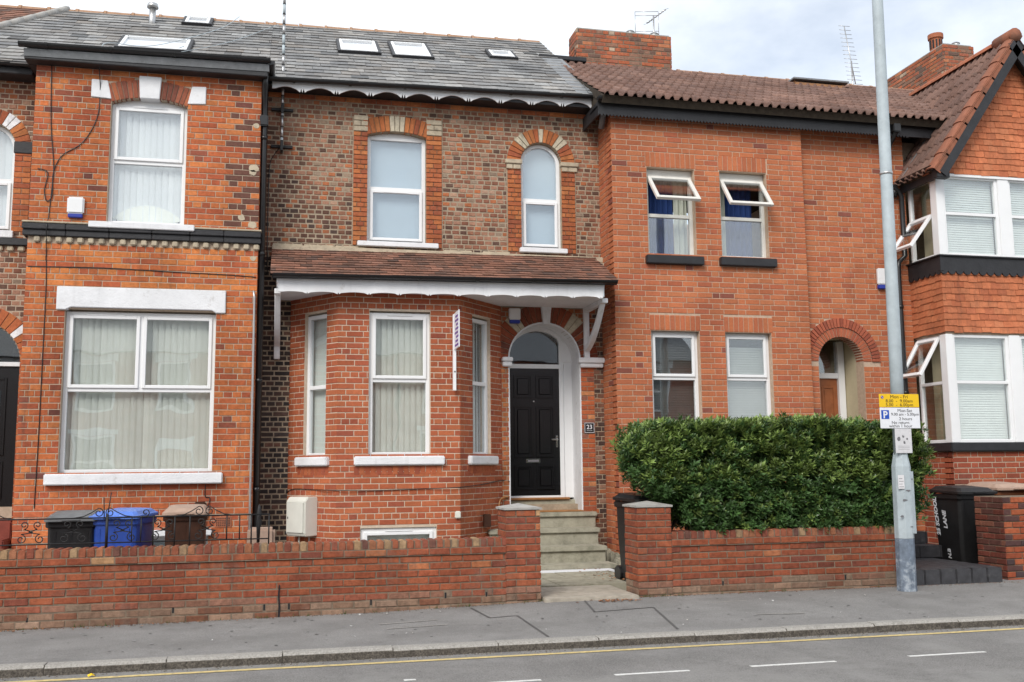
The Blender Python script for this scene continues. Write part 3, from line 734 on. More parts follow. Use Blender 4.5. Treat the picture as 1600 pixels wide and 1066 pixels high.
# string course with dentils, lintel and sills
for a, b in ((-3.44, -2.9), (-2.895, -2.35), (-2.345, -1.8), (-1.795, -1.3), (-1.295, -.85), (-.845, -.345)):
    simple('string_course', 'black_paint', left, (a, b, -.66, -.5, 4.62, 4.70), (a - .003 * (a < -3), b, -.69, -.5, 4.702, 4.785), bevel=.008)
simple('string_course', 'black_paint', left, (-3.44, -3.38, -.6, .02, 4.62, 4.785), (-5.3, -3.45, -.07, .02, 4.60, 4.70), bevel=.006)
simple('string_cap', 'cream_stone', left, (-3.445, -2.61, -.70, -.5, 4.787, 4.812), (-1.24, -.34, -.70, -.5, 4.787, 4.812), bevel=.006)
for k in range(22):
    xx = -3.30 + k * .136
    simple('dentil', 'cream_stone', left, (xx, xx + .078, -.645, -.5, 4.535, 4.615), bevel=.012)
simple('dentil_bed', 'mortar_grey', left, (-3.38, -.385, -.59, -.45, 4.5, 4.62))
for k in range(6): simple('dentil', 'cream_stone', left, (-4.2 + k * .14, -4.11 + k * .14, -.04, .05, 4.52, 4.595), bevel=.012)
m = MB(); m.prism(FB, [(-2.98, 3.625), (-2.86, 3.625), (-2.80, 3.66), (-.98, 3.66), (-.92, 3.625), (-.80, 3.625), (-.80, 3.94), (-2.98, 3.94)], -.22, .035); m.build('lintel', 'white_masonry', left, bevel=.008)
simple('sill', 'white_masonry', left, (-3.02, -.78, -.70, -.45, 1.295, 1.44), bevel=.012)
simple('sill', 'white_masonry', left, (-2.61, -1.24, -.715, -.45, 4.75, 4.835), bevel=.008)
simple('sill', 'white_masonry', left, (-4.75, -3.70, -.08, .1, 4.70, 4.80), bevel=.008)
w = window(left, FB, -2.87, -.925, 1.44, 3.62, recess=.09, transom=2.56, mullions=[(-1.9, 1)], sashes=[(1, 0), (1, 1)], blind='vertical', vent=[(-2.62, -2.12, 3.575), (-1.62, -1.12, 3.575)])
w = window(left, FB, -2.40, -1.39, 4.84, 6.57, recess=.09, transom=5.74, sashes=[(1, 0)], blind='vertical', bmat='blind_white', vent=[(-2.12, -1.66, 6.53)], head=.085)
m = MB(); P = [(-2.36 + .93 * k / 12, 4.96 + .20 * math.sin(math.pi * k / 12) ** .8) for k in range(13)] + [(-1.43 - .93 * k / 12, 4.955 - .07 * math.sin(math.pi * k / 12)) for k in range(1, 12)]
m.prism(FB, P, -.215, -.20); m.build('lens_panel', 'blind_cream', w)  # cream lens-shaped panel low in the pane
for a, b in ((-2.36, -2.16), (-1.43, -1.63)):
    m = MB(); m.prism(FB, [(a, 4.9), (b, 4.9), (a, 5.02)], -.222, -.216); m.build('gap_shade', 'ink_grey', w)  # dark triangles put in for the shade of the gaps at the lower corners
window(left, FM, -4.435, -3.745, 4.8, 6.365, recess=.1, transom=5.55, arch=6.02, blind='vertical', bmat='blind_white')
window(left, FB, -2.45, -.95, .05, .60, recess=.12, blind='sheet', bmat='blind_grey')
simple('basement_sill', 'white_masonry', left, (-2.52, -.9, -.68, -.5, .605, .69), bevel=.01)
# entrance
d = simple('front_door', 'black_gloss', left, (-4.58, -3.58, .30, .35, .95, 2.93), bevel=.006)
for a, b in ((-4.42, -4.12), (-4.06, -3.76)):
    for c, e in ((1.1, 1.62), (1.70, 2.78)):
        m = MB(); bars(m, front(.30), a, b, c, e, .03, -.004, .018); m.build('door_panel', 'black_gloss', d, bevel=.004)
    m = MB(); m.box(front(.30), a + .07, b - .07, 1.85, 2.6, .001, .006); m.build('door_pane', 'glass', d)
m = MB()
for a, b, c, e in ((-4.64, -4.585, .95, 2.98), (-3.575, -3.54, .95, 2.98), (-4.64, -3.54, 2.94, 3.0)): m.box(front(.29), a, b, c, e, -.08, .03)
m.build('door_frame', 'white_paint', d, bevel=.004)
m = MB(); m.prism(front(.32), [(-4.09 + .54 * math.cos(math.pi * k / 14), 3.0 + .53 * math.sin(math.pi * k / 14)) for k in range(15)], 0, .008); m.build('fanlight', 'glass', d)
simple('entrance_step', 'red_step', left, (-4.8, -3.42, -.5, .5, -.2, .84), (-4.8, -3.42, -.85, -.5, -.2, .62), (-4.8, -3.42, -1.2, -.85, -.2, .4), bevel=.015)
# roof: slates on a deck, ridge, hip of the neighbour
def roofdeck(parent, x0, x1, y0, y1, mat='lead'):
    m = MB(); q = lambda x, y, d: (x, y, zroof(x, y) - d)
    V = [q(x, y, d) for d in (.15, .0) for x, y in ((x0, y0), (x1, y0), (x1, y1), (x0, y1))]
    m.add(V, [(3, 2, 1, 0), (4, 5, 6, 7), (0, 1, 5, 4), (1, 2, 6, 5), (2, 3, 7, 6), (3, 0, 4, 7)])
    m.add([(x0, y1, zroof(x0, y1)), (x1, y1, zroof(x1, y1)), (x1, y1 + 3.4, zroof(x1, y1) - 2.3), (x0, y1 + 3.4, zroof(x0, y1) - 2.3)], [(0, 1, 2, 3)])
    m.add([(x0, y0, 7.0), (x0, y1, zroof(x0, y1) - .05), (x0, y1 + 3.3, 7.0)], [(0, 1, 2)]); m.add([(x1, y0, 7.0), (x1, y1, zroof(x1, y1) - .05), (x1, y1 + 3.3, 7.0)], [(0, 1, 2)])
    return m.build('roof', mat, parent)
RY = 3.08
FRF = Fr((0, -.42, zroof(0, -.42)), (1, 0, US), (0, 1, SL)); SLOPE = math.hypot(1, SL)
vr = lambda y: (y + .42) * SLOPE
lroof = roofdeck(left, -5.6, -.3, -.26, RY)
def slatepal(c):
    p = pick(SLATE); t = rng.random()
    return p
sky_l = [(-2.60, -1.50, .60, 1.33), (-1.84, -1.335, 2.5, 3.0)]
sky_m = [(.78, 1.50, 1.22, 2.04), (1.68, 2.385, 1.13, 2.09), (3.41, 3.92, 1.47, 1.95)]
shole = lambda s: [('r', a + .03, b - .03, vr(c) + .05, vr(d) - .05) for a, b, c, d in s]
hipx = lambda v: -3.78 - (3.08 - (v / SLOPE - .42)) * .42
sp = courses(FRF, -5.6, -.3, .0, vr(RY), slatepal, .27, .225, .021, holes=shole(sky_l), edge=lambda v: (hipx(v), -.3))
# skirt of slates running out over the bay
FSK = Fr((0, -.84, 7.19), (1, 0, .012), (0, 1, .32))
m = MB(); m.box(FSK, -3.5, -.28, 0, 1.25, -.10, 0); m.build('roof_skirt', 'lead', lroof)
sp += courses(FSK, -3.5, -.28, 0, 1.18, slatepal, .27, .225, .021)
emit(sp, 'slate', 'slates', 'slate', lroof)
def ridge(parent, x0, x1, y, zf, mat='ridge_tan', l=.46, r=.10):
    x = x0
    while x < x1 - .1:
        m = MB(); n = 6; e = min(x + l - .012, x1); A = [(math.cos(math.pi * k / n) * r, math.sin(math.pi * k / n) * r * .8) for k in range(n + 1)]; B = [(a * .82, b * .82 - .004) for a, b in A]
        f2 = Fr((x, y, zf(x) - .045 + rng.uniform(-.006, .006)), (0, -1, 0), (0, 0, 1)); m.strip(f2, B, A, x - e if False else -(e - x), 0)
        V = m.v
        f3 = Fr((x, y, zf(x) - .045), (0, -1, 0), (0, 0, 1)); m = MB(); m.strip(f3, B, A, 0, (e - x) * (1 if f3.w.x > 0 else -1)); m.strip(f3, [(a * 1.0, b) for a, b in A], [(a * 1.14, b * 1.14) for a, b in A], 0, .05 * (1 if f3.w.x > 0 else -1))
        m.build('ridge_tile', mat, parent); x += l
ridge(lroof, -5.5, -.3, RY, lambda x: zroof(x, RY))
m = MB(); m.wbox(-5.6, -.3, RY - .12, RY + .12, 9.35, 9.40)
# hip of the brown tiled neighbour beyond the left edge
nb = empty('neighbour_house', 'house at the top left edge showing only a brown tiled roof with pale hip', 'house')
W = wallset(nb, 'mortar_old'); nh = ('r', -7.6, -6.4, 1.4, 3.3); nh2 = ('r', -7.5, -6.5, 4.8, 6.4)
panel(W, FM, -9.0, -5.31, -.2, 7.05, [nh, nh2], OLD, pitch=.083, L=.24, bond='garden', rough=True, joint=.012); shell(W['mb'], -9.0, -5.31, .22, 6.2, -.2, 7.0, floors=(.9, 4.2)); finish(W, lambda c: True)
window(nb, FM, -7.6, -6.4, 1.4, 3.3, transom=2.5, blind='vertical'); window(nb, FM, -7.5, -6.5, 4.8, 6.4, transom=5.7, blind='vertical')
simple('sill', 'white_masonry', nb, (-7.75, -6.25, -.1, .1, 1.28, 1.395), bevel=.01); simple('sill', 'white_masonry', nb, (-7.65, -6.35, -.1, .1, 4.68, 4.795), bevel=.01)
gutter(nb, Fr((0, -.36, 0)), -9.0, -5.5, 7.12, .055, .055)
m = MB(); m.box(FRF, -8.2, -5.62, 0, vr(RY) - .02, -.14, -.004); m.build('roof_deck', 'lead', nb)
emit(courses(FRF, -8.2, -3.6, .0, vr(RY), PLAIN, .2, .17, .016, edge=lambda v: (-8.2, hipx(v) - .02)), 'roof_tile', 'roof_tiles', 'tile', nb)
for k in range(13):
    v0_, v1_ = k / 13 * vr(RY), (k + .96) / 13 * vr(RY); m = MB(); m.tube([FRF.p(hipx(v0_) - .02, v0_, .03), FRF.p(hipx(v1_) - .02, v1_, .035)], .065, 6); m.build('hip_tile', 'concrete', nb)
ridge(nb, -7.6, -5.6, RY, lambda x: zroof(x, RY))
def skylight(parent, x0, x1, y0, y1, t=.075):
    fr = FRF; v0, v1 = vr(y0), vr(y1)
    m = MB(); bars(m, fr, x0, x1, v0, v1, t, -.04, .075); s = m.build('skylight', 'black_paint', parent, bevel=.008)
    m = MB(); bars(m, fr, x0 + t * .7, x1 - t * .7, v0 + t * .7, v1 - t * .7, .05, .0, .082); m.build('inner_frame', 'upvc', s, bevel=.006)
    m = MB(); m.box(fr, x0 + t, x1 - t, v0 + t, v1 - t, .045, .053); m.build('pane', 'roof_glass', s)
    m = MB(); m.box(fr, x0 + t, x1 - t, v0 + t, v1 - t, -.06, -.05); m.build('blind', 'concrete', s)
    m = MB(); m.box(fr, x0 - .08, x1 + .08, v0 - .16, v0 - .002, .016, .024); m.build('flashing', 'lead', s)
for q in sky_l: skylight(left, *q)
m = MB(); bp = Vector((-2.32, 2.5, zroof(-2.32, 2.5))); m.tube([bp - Vector((0, 0, .15)), bp + Vector((0, 0, .30))], .055, 12); fl = m.build('flue', 'steel', left)
m = MB(); m.tube([bp + Vector((0, 0, .30)), bp + Vector((0, 0, .33)), bp + Vector((0, 0, .37)), bp + Vector((0, 0, .395))], [.095, .095, .085, .03], 12); m.build('cowl', 'steel', fl)
# eaves of the bay
simple('fascia', 'black_paint', left, (-3.5, -.3, -.80, -.58, 7.02, 7.15), (-3.5, -3.38, -.58, .0, 7.02, 7.15), (-.385, -.30, -.58, -.3, 7.02, 7.15), (-5.3, -3.5, -.32, .0, 6.98, 7.08), bevel=.008)
gutter(left, Fr((0, -.80, 0)), -3.56, -.26, 7.215, .055, .06, slope=.012); gutter(left, Fr((0, -.32, 0)), -5.5, -3.5, 7.12, .055, .055)
gutter(left, Fr((-.32, -.80, 0), (0, 1, 0)), -.06, .45, 7.235, .06, .06, clips=False)
simple('hopper', 'black_plastic', left, (-.40, -.28, -.62, -.46, 6.36, 6.52), bevel=.015)
pipe(left, [(-.335, -.70, 7.15), (-.335, -.66, 6.95), (-.335, -.55, 6.75), (-.335, -.53, 6.4), (-.335, -.53, -.1)], .042, collars=[(-.335, -.53, z) for z in (6.2, 4.5, 2.7, 1.2)])
pipe(left, [(-.43, -.645, 3.95), (-.415, -.64, 3.85), (-.412, -.64, 1.0), (-.412, -.64, .0)], .016, mat='steel', name='conduit')
# small fittings
ab = simple('alarm_box', 'plastic_white', left, (-2.90, -2.685, -.665, -.598, 4.94, 5.17), bevel=.018)
simple('alarm_base', 'blue_plastic', ab, (-2.885, -2.70, -.66, -.602, 4.885, 4.938), bevel=.008)
def airbrick(x, y, z, w=.225, h=.15):
    a = simple('air_brick', 'terracotta', left, (x, x + w, y, y + .05, z, z + h), bevel=.004)
    m = MB()
    for i in range(7):
        for j in range(5): m.box(front(y), x + .022 + i * .0265, x + .038 + i * .0265, z + .02 + j * .0235, z + .034 + j * .0235, -.01, .0015)
    m.build('vent_holes', 'ink', a, kind='stuff')
airbrick(-2.80, -.612, .70); airbrick(-.87, -.612, .70)
for ps in ([(-3.19, -.615, 7.05), (-3.16, -.615, 6.2), (-3.10, -.618, 5.6), (-3.11, -.618, 5.25), (-3.13, -.62, 4.9), (-3.13, -.71, 4.72), (-3.14, -.62, 4.45), (-3.12, -.612, 3.9), (-3.12, -.612, 3.0), (-3.12, -.612, 2.0), (-3.13, -.612, 1.0)],
           [(-2.52, -.83, 7.25), (-2.56, -.70, 7.0), (-2.55, -.615, 6.7), (-2.58, -.615, 6.3), (-2.75, -.615, 5.95), (-3.0, -.615, 5.75), (-3.10, -.618, 5.5), (-3.10, -.618, 5.2), (-3.16, -.618, 5.1), (-3.2, -.618, 5.25), (-3.17, -.618, 5.5), (-3.3, -.618, 5.55)],
           [(-3.36, -.612, 4.2), (-2.4, -.612, 4.21), (-1.5, -.612, 4.185), (-.8, -.612, 4.17), (-.40, -.612, 4.15)],
           [(-1.0, -.612, 1.28), (-1.0, -.612, 1.12), (-.94, -.612, 1.1), (-.96, -.63, .95), (-.99, -.62, .7)]):
    cable(left, ps, .0065)
cable(left, [(-2.52, -.83, 7.25), (-2.45, -.6, 7.42), (-2.0, .4, 7.85), (-1.2, 2.0, 8.9), (-.9, 3.0, 9.62)], .006, 'galv', 'roof_cable')
cable(left, [(-1.75, .3, 7.70), (-1.2, .95, 8.15), (-.8, 1.6, 8.6), (-.2, 2.9, 9.5)], .005, 'galv', 'roof_cable')
# bare plaster patches on the corner bricks
for a, b, s in ((-.46, 5.72, .08), (-.48, 5.66, .06), (-.62, 5.0, .06), (-.47, 4.9, .07), (-.45, 4.42, .05), (-.44, 6.35, .05)):
    P = [(a + s * rng.uniform(.7, 1.1) * math.cos(k * .628), b + s * .8 * rng.uniform(.7, 1.1) * math.sin(k * .628)) for k in range(10)]
    P = [(min(q, -.392), w_) for q, w_ in P]
    m = MB(); m.prism(FB, P, -.01, .0095); m.build('plaster_patch', 'cream_stone', left)
bxo = simple('vent_box', 'bin_brown', left, (-1.13, -.99, -.68, -.60, .92, 1.05), bevel=.01)

# ================================================================== MIDDLE HOUSE
mid = empty('terraced_house', 'brown brick house with red canted bay, porch canopy and black door', 'house')
W = wallset(mid, 'mortar_old')
w1 = ('s', 1.635, .45, 4.86, 6.53, .075); w2 = ('a', 3.915, .33, 4.86, 6.25); dm = ('a', 3.93, .57, -.2, 3.12)
q1 = ('f', lambda v: (.965, 2.335) if v < 6.83 and v > 4.79 else None)
q2 = ('a', 3.915, .56, 4.79, 6.25); q3 = ('a', 3.93, .86, 3.05, 3.12)
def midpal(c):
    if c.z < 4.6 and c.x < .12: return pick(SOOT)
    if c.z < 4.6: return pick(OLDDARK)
    if c.z > 6.9: return pick(OLD)
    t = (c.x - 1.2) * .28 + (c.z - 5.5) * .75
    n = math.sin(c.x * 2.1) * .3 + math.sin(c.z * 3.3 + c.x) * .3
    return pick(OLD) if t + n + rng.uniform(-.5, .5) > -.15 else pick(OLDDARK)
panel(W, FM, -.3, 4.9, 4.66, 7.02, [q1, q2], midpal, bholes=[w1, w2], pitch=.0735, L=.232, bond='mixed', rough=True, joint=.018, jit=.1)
W['br'] += lay(FM, -.3, 4.9, 7.02, 7.10, [], DRESS, pitch=.08, L=.23, w=.02)
W['mb'].box(FM, -.3, 4.9, 7.02, 7.2, -.22, .004)
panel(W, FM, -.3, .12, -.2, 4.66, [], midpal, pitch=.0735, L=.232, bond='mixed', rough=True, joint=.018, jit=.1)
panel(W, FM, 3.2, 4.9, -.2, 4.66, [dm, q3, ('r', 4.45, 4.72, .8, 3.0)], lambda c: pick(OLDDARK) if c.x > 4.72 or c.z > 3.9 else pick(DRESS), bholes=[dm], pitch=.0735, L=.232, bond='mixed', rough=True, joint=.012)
W['br'] += lay(FM, 4.50, 4.72, .8, 3.0, [], [(.40, .11, .045, 3), (.33, .09, .045, 2), (.24, .1, .07, 1), (.47, .2, .09, .5)], pitch=.0735, L=.215, bond='stretch', w=.008)
for a, b in ((.975, 1.185), (2.085, 2.325)):
    W['br'] += lay(FM, a, b, 4.80, 6.575, [], DRESS, pitch=.0735, L=.22, bond='garden', w=.018)
for a, b in ((3.37, 3.585), (4.245, 4.465)):
    W['br'] += lay(FM, a, b, 4.80, 6.18, [], DRESS, pitch=.0735, L=.22, bond='garden', w=.018)
# canted bay
BX = [(.09, 0), (.73, -.85), (2.45, -.85), (3.24, 0)]
def edgeframe(a, b): return Fr((a[0], a[1], 0), (b[0] - a[0], b[1] - a[1], 0)), math.hypot(b[0] - a[0], b[1] - a[1])
FL, LL = edgeframe(BX[0], BX[1]); FF = front(-.85); FR_, LR = edgeframe(BX[2], BX[3])
hw = ('r', 1.165, 2.025, 1.64, 3.68); hb = ('r', 1.065, 2.115, -.2, .66)
hl = ('r', .34, .82, 1.64, 3.68); hr = ('r', .34, .84, 1.64, 3.68)
def bayb(c): return pick(BAYRED)
B = []
for fr, a, b, hs in ((FL, .0, LL, [hl]), (FF, .73, 2.45, [hw, hb]), (FR_, .0, LR, [hr])):
    B += lay(fr, a - .003, b + .003, -.2, 3.95, hs, bayb, pitch=.0815, L=.235, bond='garden', joint=.0115)
# soldier bricks under the sills
shell(W['mb'], -.3, 4.9, .22, 6.2, -.2, 7.0, floors=(.9, 4.3))
W['mb'].wbox(3.20, 3.36, .22, .5, -.2, 4.2); W['mb'].wbox(4.52, 4.7, .22, .5, -.2, 4.2); W['mb'].wbox(.12, 3.2, .02, .2, 3.96, 4.66)
W['mb'].wbox(.12, .3, .0, .2, -.2, .9)
mwall = W['mb'].build('wall', 'mortar_old', mid)
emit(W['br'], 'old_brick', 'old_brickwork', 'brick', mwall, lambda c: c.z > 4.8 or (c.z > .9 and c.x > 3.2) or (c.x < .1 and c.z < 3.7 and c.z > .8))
# bay gets its own pale-jointed body
m = MB()
for fr, a, b, hs in ((FL, -.0, LL, [hl]), (FF, .73, 2.45, [hw, hb]), (FR_, .0, LR, [hr])): backing(m, fr, a, b, -.2, 3.952, hs, .2, .0)
bay = m.build('bay', 'mortar_bay', mid)
emit(B, 'brick', 'brickwork', 'cleanbrick', bay, lambda c: c.z > .75 and c.z < 3.85)
for fr, a, b in ((FL, .22, .92), (FF, .97, 2.22), (FR_, .2, .96)):
    x = a
    while x < b - .05:
        m = MB(); m.box(fr, x, x + .066, 1.385, 1.50, -.02, .0085); o = m.build('soldier_brick', 'cleanbrick_obj', bay, bevel=.003); o.color = (*pick(BAYRED), 1); x += .0765
for fr, a, b in ((FL, .22, .92), (FF, .965, 2.225), (FR_, .2, .96)):
    m = MB(); m.box(fr, a, b, 1.515, 1.64, -.1, .07); m.build('sill', 'white_masonry', mid, bevel=.014)
window(mid, FF, 1.165, 2.025, 1.64, 3.66, recess=.05, transom=2.70, sashes=[(1, 0)], blind='vertical', vent=[(1.42, 1.78, 3.62)])
window(mid, FL, .34, .82, 1.64, 3.66, recess=.05, transom=2.62, blind='vertical', bmat='blind_grey')
window(mid, FR_, .34, .84, 1.64, 3.66, recess=.05, transom=2.70, blind='vertical', bmat='blind_grey')
window(mid, FF, 1.065, 2.115, .0, .655, recess=.03, sashes=[(0, 0)], blind='sheet', bmat='blind_grey', vent=[(1.40, 1.78, .615)])
# first floor windows
window(mid, FM, 1.185, 2.085, 4.86, 6.545, recess=.09, transom=5.72, sashes=[(0, 0)], blind='sheet', bmat='frosted', vent=[(1.44, 1.82, 5.665)], head=.06, bdepth=.04)
window(mid, FM, 3.585, 4.245, 4.86, 6.58, recess=.09, transom=5.66, arch=6.25, blind='sheet', bmat='frosted', vent=[(3.73, 4.10, 5.60)], bdepth=.04, bz=(0, 1.))
simple('sill', 'white_paint', mid, (1.04, 2.265, -.09, .1, 4.785, 4.86), bevel=.008)
simple('sill', 'white_paint', mid, (3.545, 4.31, -.09, .1, 4.785, 4.86), bevel=.008)
hf, ri = .45, .075; rad = (hf * hf + ri * ri) / (2 * ri); zc = 6.53 + ri - rad; a1 = math.asin(hf / rad)
voussoirs(mwall, FM, 1.635, zc, rad + .004, rad + .245, math.pi / 2 - a1 * 1.0, math.pi / 2 + a1 * 1.0, 13, lambda k: (.52, .46, .35) if k in (5, 6, 7) else pick(DRESS), w0=-.2, w1=.02)
for a, b in ((.975, 1.19), (2.085, 2.325)):
    for j in range(3):
        s = 6.58 + j * .085
        if j == 1:
            c = (a + b) / 2; spans = ((a, c - .004), (c + .004, b))
        else: spans = ((a, b),)
        for p_, q_ in spans: simple('springer_stone', 'cream_stone', mid, (p_, q_, -.026, .1, s, s + .077), bevel=.006)
voussoirs(mwall, FM, 3.915, 6.25, .335, .555, .0, math.pi, 19, lambda k: (.52, .46, .35) if k in (4, 5, 9, 13, 14) else pick(DRESS), w0=-.2, w1=.02)
for a, b in ((3.33, 3.60), (4.23, 4.52)):
    simple('impost', 'cream_stone', mid, (a, b, -.055, .05, 6.205, 6.275), bevel=.008)
    c = a + .12
    simple('impost', 'cream_stone', mid, (a + .02, c, -.035, .05, 6.125, 6.20), (c + .006, b - .02, -.035, .05, 6.125, 6.20), bevel=.006)
# door arch
DREV = .45
voussoirs(mwall, FM, 3.93, 3.12, .584, .86, .0, math.pi, 25, lambda k: (.50, .44, .33) if k in (6, 7, 17, 18) else pick([(.26, .07, .035, 3), (.20, .06, .035, 2), (.14, .05, .035, 1)]), w0=-.2, w1=.012)
n = 20; A = [(4.488, .80), (4.488, 3.12)] + [(3.93 + .558 * math.cos(math.pi * k / n), 3.12 + .558 * math.sin(math.pi * k / n)) for k in range(1, n)] + [(3.372, 3.12), (3.372, .80)]
Bq = [(4.512, .80), (4.512, 3.12)] + [(3.93 + .582 * math.cos(math.pi * k / n), 3.12 + .582 * math.sin(math.pi * k / n)) for k in range(1, n)] + [(3.348, 3.12), (3.348, .80)]
m = MB(); m.strip(FM, A, Bq, -DREV - .1, .010); m.build('white_reveal', 'white_masonry', mid, bevel=.006)
m = MB(); m.prism(FM, [(3.905, 3.665), (4.005, 3.665), (4.045, 4.02), (3.865, 4.02)], -.1, .075); m.build('keystone', 'white_masonry', mid, bevel=.01)
simple('impost', 'white_masonry', mid, (3.255, 3.40, -.07, .3, 3.0, 3.075), (3.245, 3.41, -.095, .3, 3.077, 3.14), bevel=.01)
simple('impost', 'white_masonry', mid, (4.49, 4.86, -.07, .06, 3.0, 3.065), (4.46, 4.875, -.095, .06, 3.067, 3.15), bevel=.01)
FD = front(DREV)
d = simple('front_door', 'black_gloss', mid, (3.43, 4.275, DREV - .02, DREV + .03, 1.03, 3.02), bevel=.004)
for a, b in ((3.53, 3.83), (3.885, 4.185)):
    for c, e in ((1.12, 1.50), (1.62, 2.43), (2.55, 2.92)):
        m = MB(); P = lambda i, w: [(a + i, c + i), (b - i, c + i), (b - i, e - i), (a + i, e - i)]
        m.strip(front(DREV - .02), [*P(.03, 0)], [*P(0, 0)], -.004, .020, closed=True); m.box(front(DREV - .02), a + .055, b - .055, c + .055, e - .055, -.004, .014)
        m.build('door_panel', 'black_gloss', d, bevel=.009)
simple('letterbox', 'chrome', d, (3.72, 3.95, DREV - .034, DREV - .018, 1.535, 1.60), bevel=.006)
simple('letter_flap', 'ink_grey', d, (3.745, 3.925, DREV - .038, DREV - .033, 1.55, 1.585), bevel=.002)
m = MB(); m.wbox(4.205, 4.24, DREV - .03, DREV - .018, 1.78, 1.96); m.wbox(4.13, 4.235, DREV - .065, DREV - .05, 1.89, 1.91); m.wbox(4.215, 4.235, DREV - .06, DREV - .025, 1.885, 1.915); m.build('door_handle', 'chrome', d, bevel=.004)
m = MB(); m.tube([(3.857, DREV - .016, 2.50), (3.857, DREV - .03, 2.50)], .014, 10); m.build('spy_hole', 'chrome', d)
m = MB(); w0_ = (-.06, .025)
m.box(FD, 3.36, 3.43, .99, 3.12, *w0_); m.box(FD, 4.275, 4.345, .99, 3.12, *w0_); m.box(FD, 4.35, 4.50, .99, 3.13, -.05, .01); m.box(FD, 3.43, 4.275, 3.02, 3.09, *w0_); m.box(FD, 3.43, 4.275, .99, 1.028, -.05, .02)
m.build('door_frame', 'upvc', mid, bevel=.005)
arc = lambda r: [(3.93 + r * math.cos(math.pi * k / 18), 3.12 + r * math.sin(math.pi * k / 18)) for k in range(19)]
m = MB(); m.strip(FD, [(4.275 if q[0] > 4.275 else q[0], q[1]) for q in arc(.50)], arc(.57), -.06, .024); m.box(FD, 4.275, 4.35, 3.09, 3.45, -.058, .022); m.build('fanlight_frame', 'upvc', mid, bevel=.004)
m = MB(); m.prism(FD, [(3.43, 3.09), (4.275, 3.09)] + [(q[0] if q[0] < 4.275 else 4.275, q[1]) for q in arc(.51)], -.02, -.012); m.build('fanlight', 'glass', mid)
simple('hall_back', 'interior', mid, (3.3, 4.6, 1.6, 1.65, .9, 3.9), (3.3, 3.34, .55, 1.6, .9, 3.9), (4.56, 4.6, .55, 1.6, .9, 3.9))
simple('door_sill', 'varnish_wood', mid, (3.34, 4.40, DREV - .12, DREV + .03, .965, 1.0), bevel=.008)
simple('threshold_stone', 'step_stone', mid, (3.36, 4.50, DREV - .08, DREV + .05, .79, .962), bevel=.004)
simple('threshold_board', 'varnish_wood', mid, (3.38, 4.50, -.02, .22, .792, .815), bevel=.004)
nm = simple('number_plate', 'ink', mid, (4.545, 4.705, -.022, -.004, 1.985, 2.145), bevel=.003)
m = MB(); bars(m, FM, 4.548, 4.702, 1.988, 2.142, .006, .021, .0235); m.build('plate_border', 'sign_white', nm)
text('23', .095, FM, 4.625, 2.045, .0225, 'sign_white', nm, bold=.001)
simple('plate_rule', 'sign_white', nm, (4.58, 4.67, -.0232, -.0222, 2.018, 2.022))
ab = simple('alarm_box', 'plastic_white', mid, (3.36, 3.54, -.075, -.004, 3.72, 3.90), bevel=.014)
simple('alarm_base', 'blue_plastic', ab, (3.37, 3.53, -.073, -.004, 3.665, 3.718), bevel=.008)
text('ALARM', .03, FM, 3.45, 3.80, .0755, 'blue_plastic', ab) if False else None
# meter box on the left cheek of the bay
m = MB(); f2 = FL; u0, u1 = .26, .68
prof = [(0, .555), (.20, .555), (.22, .60), (.22, 1.03), (.17, 1.09), (0, 1.09)]
f3 = Fr(f2.p(u0, 0, 0), f2.w, (0, 0, 1)); m.prism(f3, prof, 0, -(u1 - u0) if f3.w.dot(f2.u) < 0 else (u1 - u0)); mbx = m.build('meter_box', 'plastic_cream', mid, bevel=.01)
m = MB(); m.box(f2, u0 + .03, u1 - .03, .60, 1.02, .221, .232); m.build('box_door', 'plastic_cream', mbx, bevel=.006)
m = MB(); m.box(f2, u0 + .05, u0 + .065, .79, .82, .2325, .236); m.build('lock', 'ink', mbx)
pipe(mid, [f2.p(.38, .57, .08), f2.p(.38, .2, .08), f2.p(.38, -.1, .08)], .014, 'plastic_cream', 'meter_pipe'); pipe(mid, [f2.p(.60, .57, .08), f2.p(.60, -.1, .08)], .012, 'steel', 'meter_pipe')
cable(mid, [FL.p(-.05, 1.10, .02), FL.p(.12, 1.19, .012), FL.p(.6, 1.185, .012), FL.p(LL, 1.18, .014), (1.2, -.868, 1.17), (2.0, -.868, 1.185), (2.46, -.862, 1.20), FR_.p(.6, 1.23, .012), FR_.p(LR, 1.28, .02), (3.35, -.02, 1.26)], .006)
cable(mid, [(3.33, -.02, 1.03), (3.24, -.05, 1.02), (3.17, -.12, .95), (3.16, -.14, .7), (3.16, -.15, .1)], .012, 'varnish_wood', 'earth_cable')
simple('vent_box', 'bin_brown', mid, (2.86, 2.96, -.52, -.40, .62, .80), bevel=.006); simple('vent_cap', 'plastic_cream', mid, (2.37, 2.45, -.91, -.85, .77, .87), bevel=.012)
# canopy
can = MB(); zt, zb, yb = 4.70, 4.10, -1.16
FC = Fr((0, yb, zb), (1, 0, .012), (0, -yb, zt - zb)); CS = math.hypot(-yb, zt - zb)
can.box(FC, -.18, 4.74, 0, CS, -.06, -.004); canopy = can.build('canopy', 'black_paint', mid)
emit(courses(FC, -.2, 4.76, -.03, CS, PLAIN, .168, .125, .024, lift=.004, jit=.05), 'roof_tile', 'roof_tiles', 'tile', canopy)
simple('canopy_flashing', 'cream_stone', mid, (-.2, 4.9, -.10, .0, 4.655, 4.745), (4.5, 4.9, -.14, .0, 4.58, 4.65), bevel=.01)
for a in (-.2, .25, .71, 2.35, 2.95):
    simple('sill_band', 'brick_att' if False else 'cream_stone', mid, (a + .01, a + .44, -.028, .05, 4.75, 4.783), bevel=.006)
FS = Fr((0, -1.12, 0), (1, 0, .012)); P = [(4.56, 4.06), (-.09, 4.06), (-.09, 3.875)]
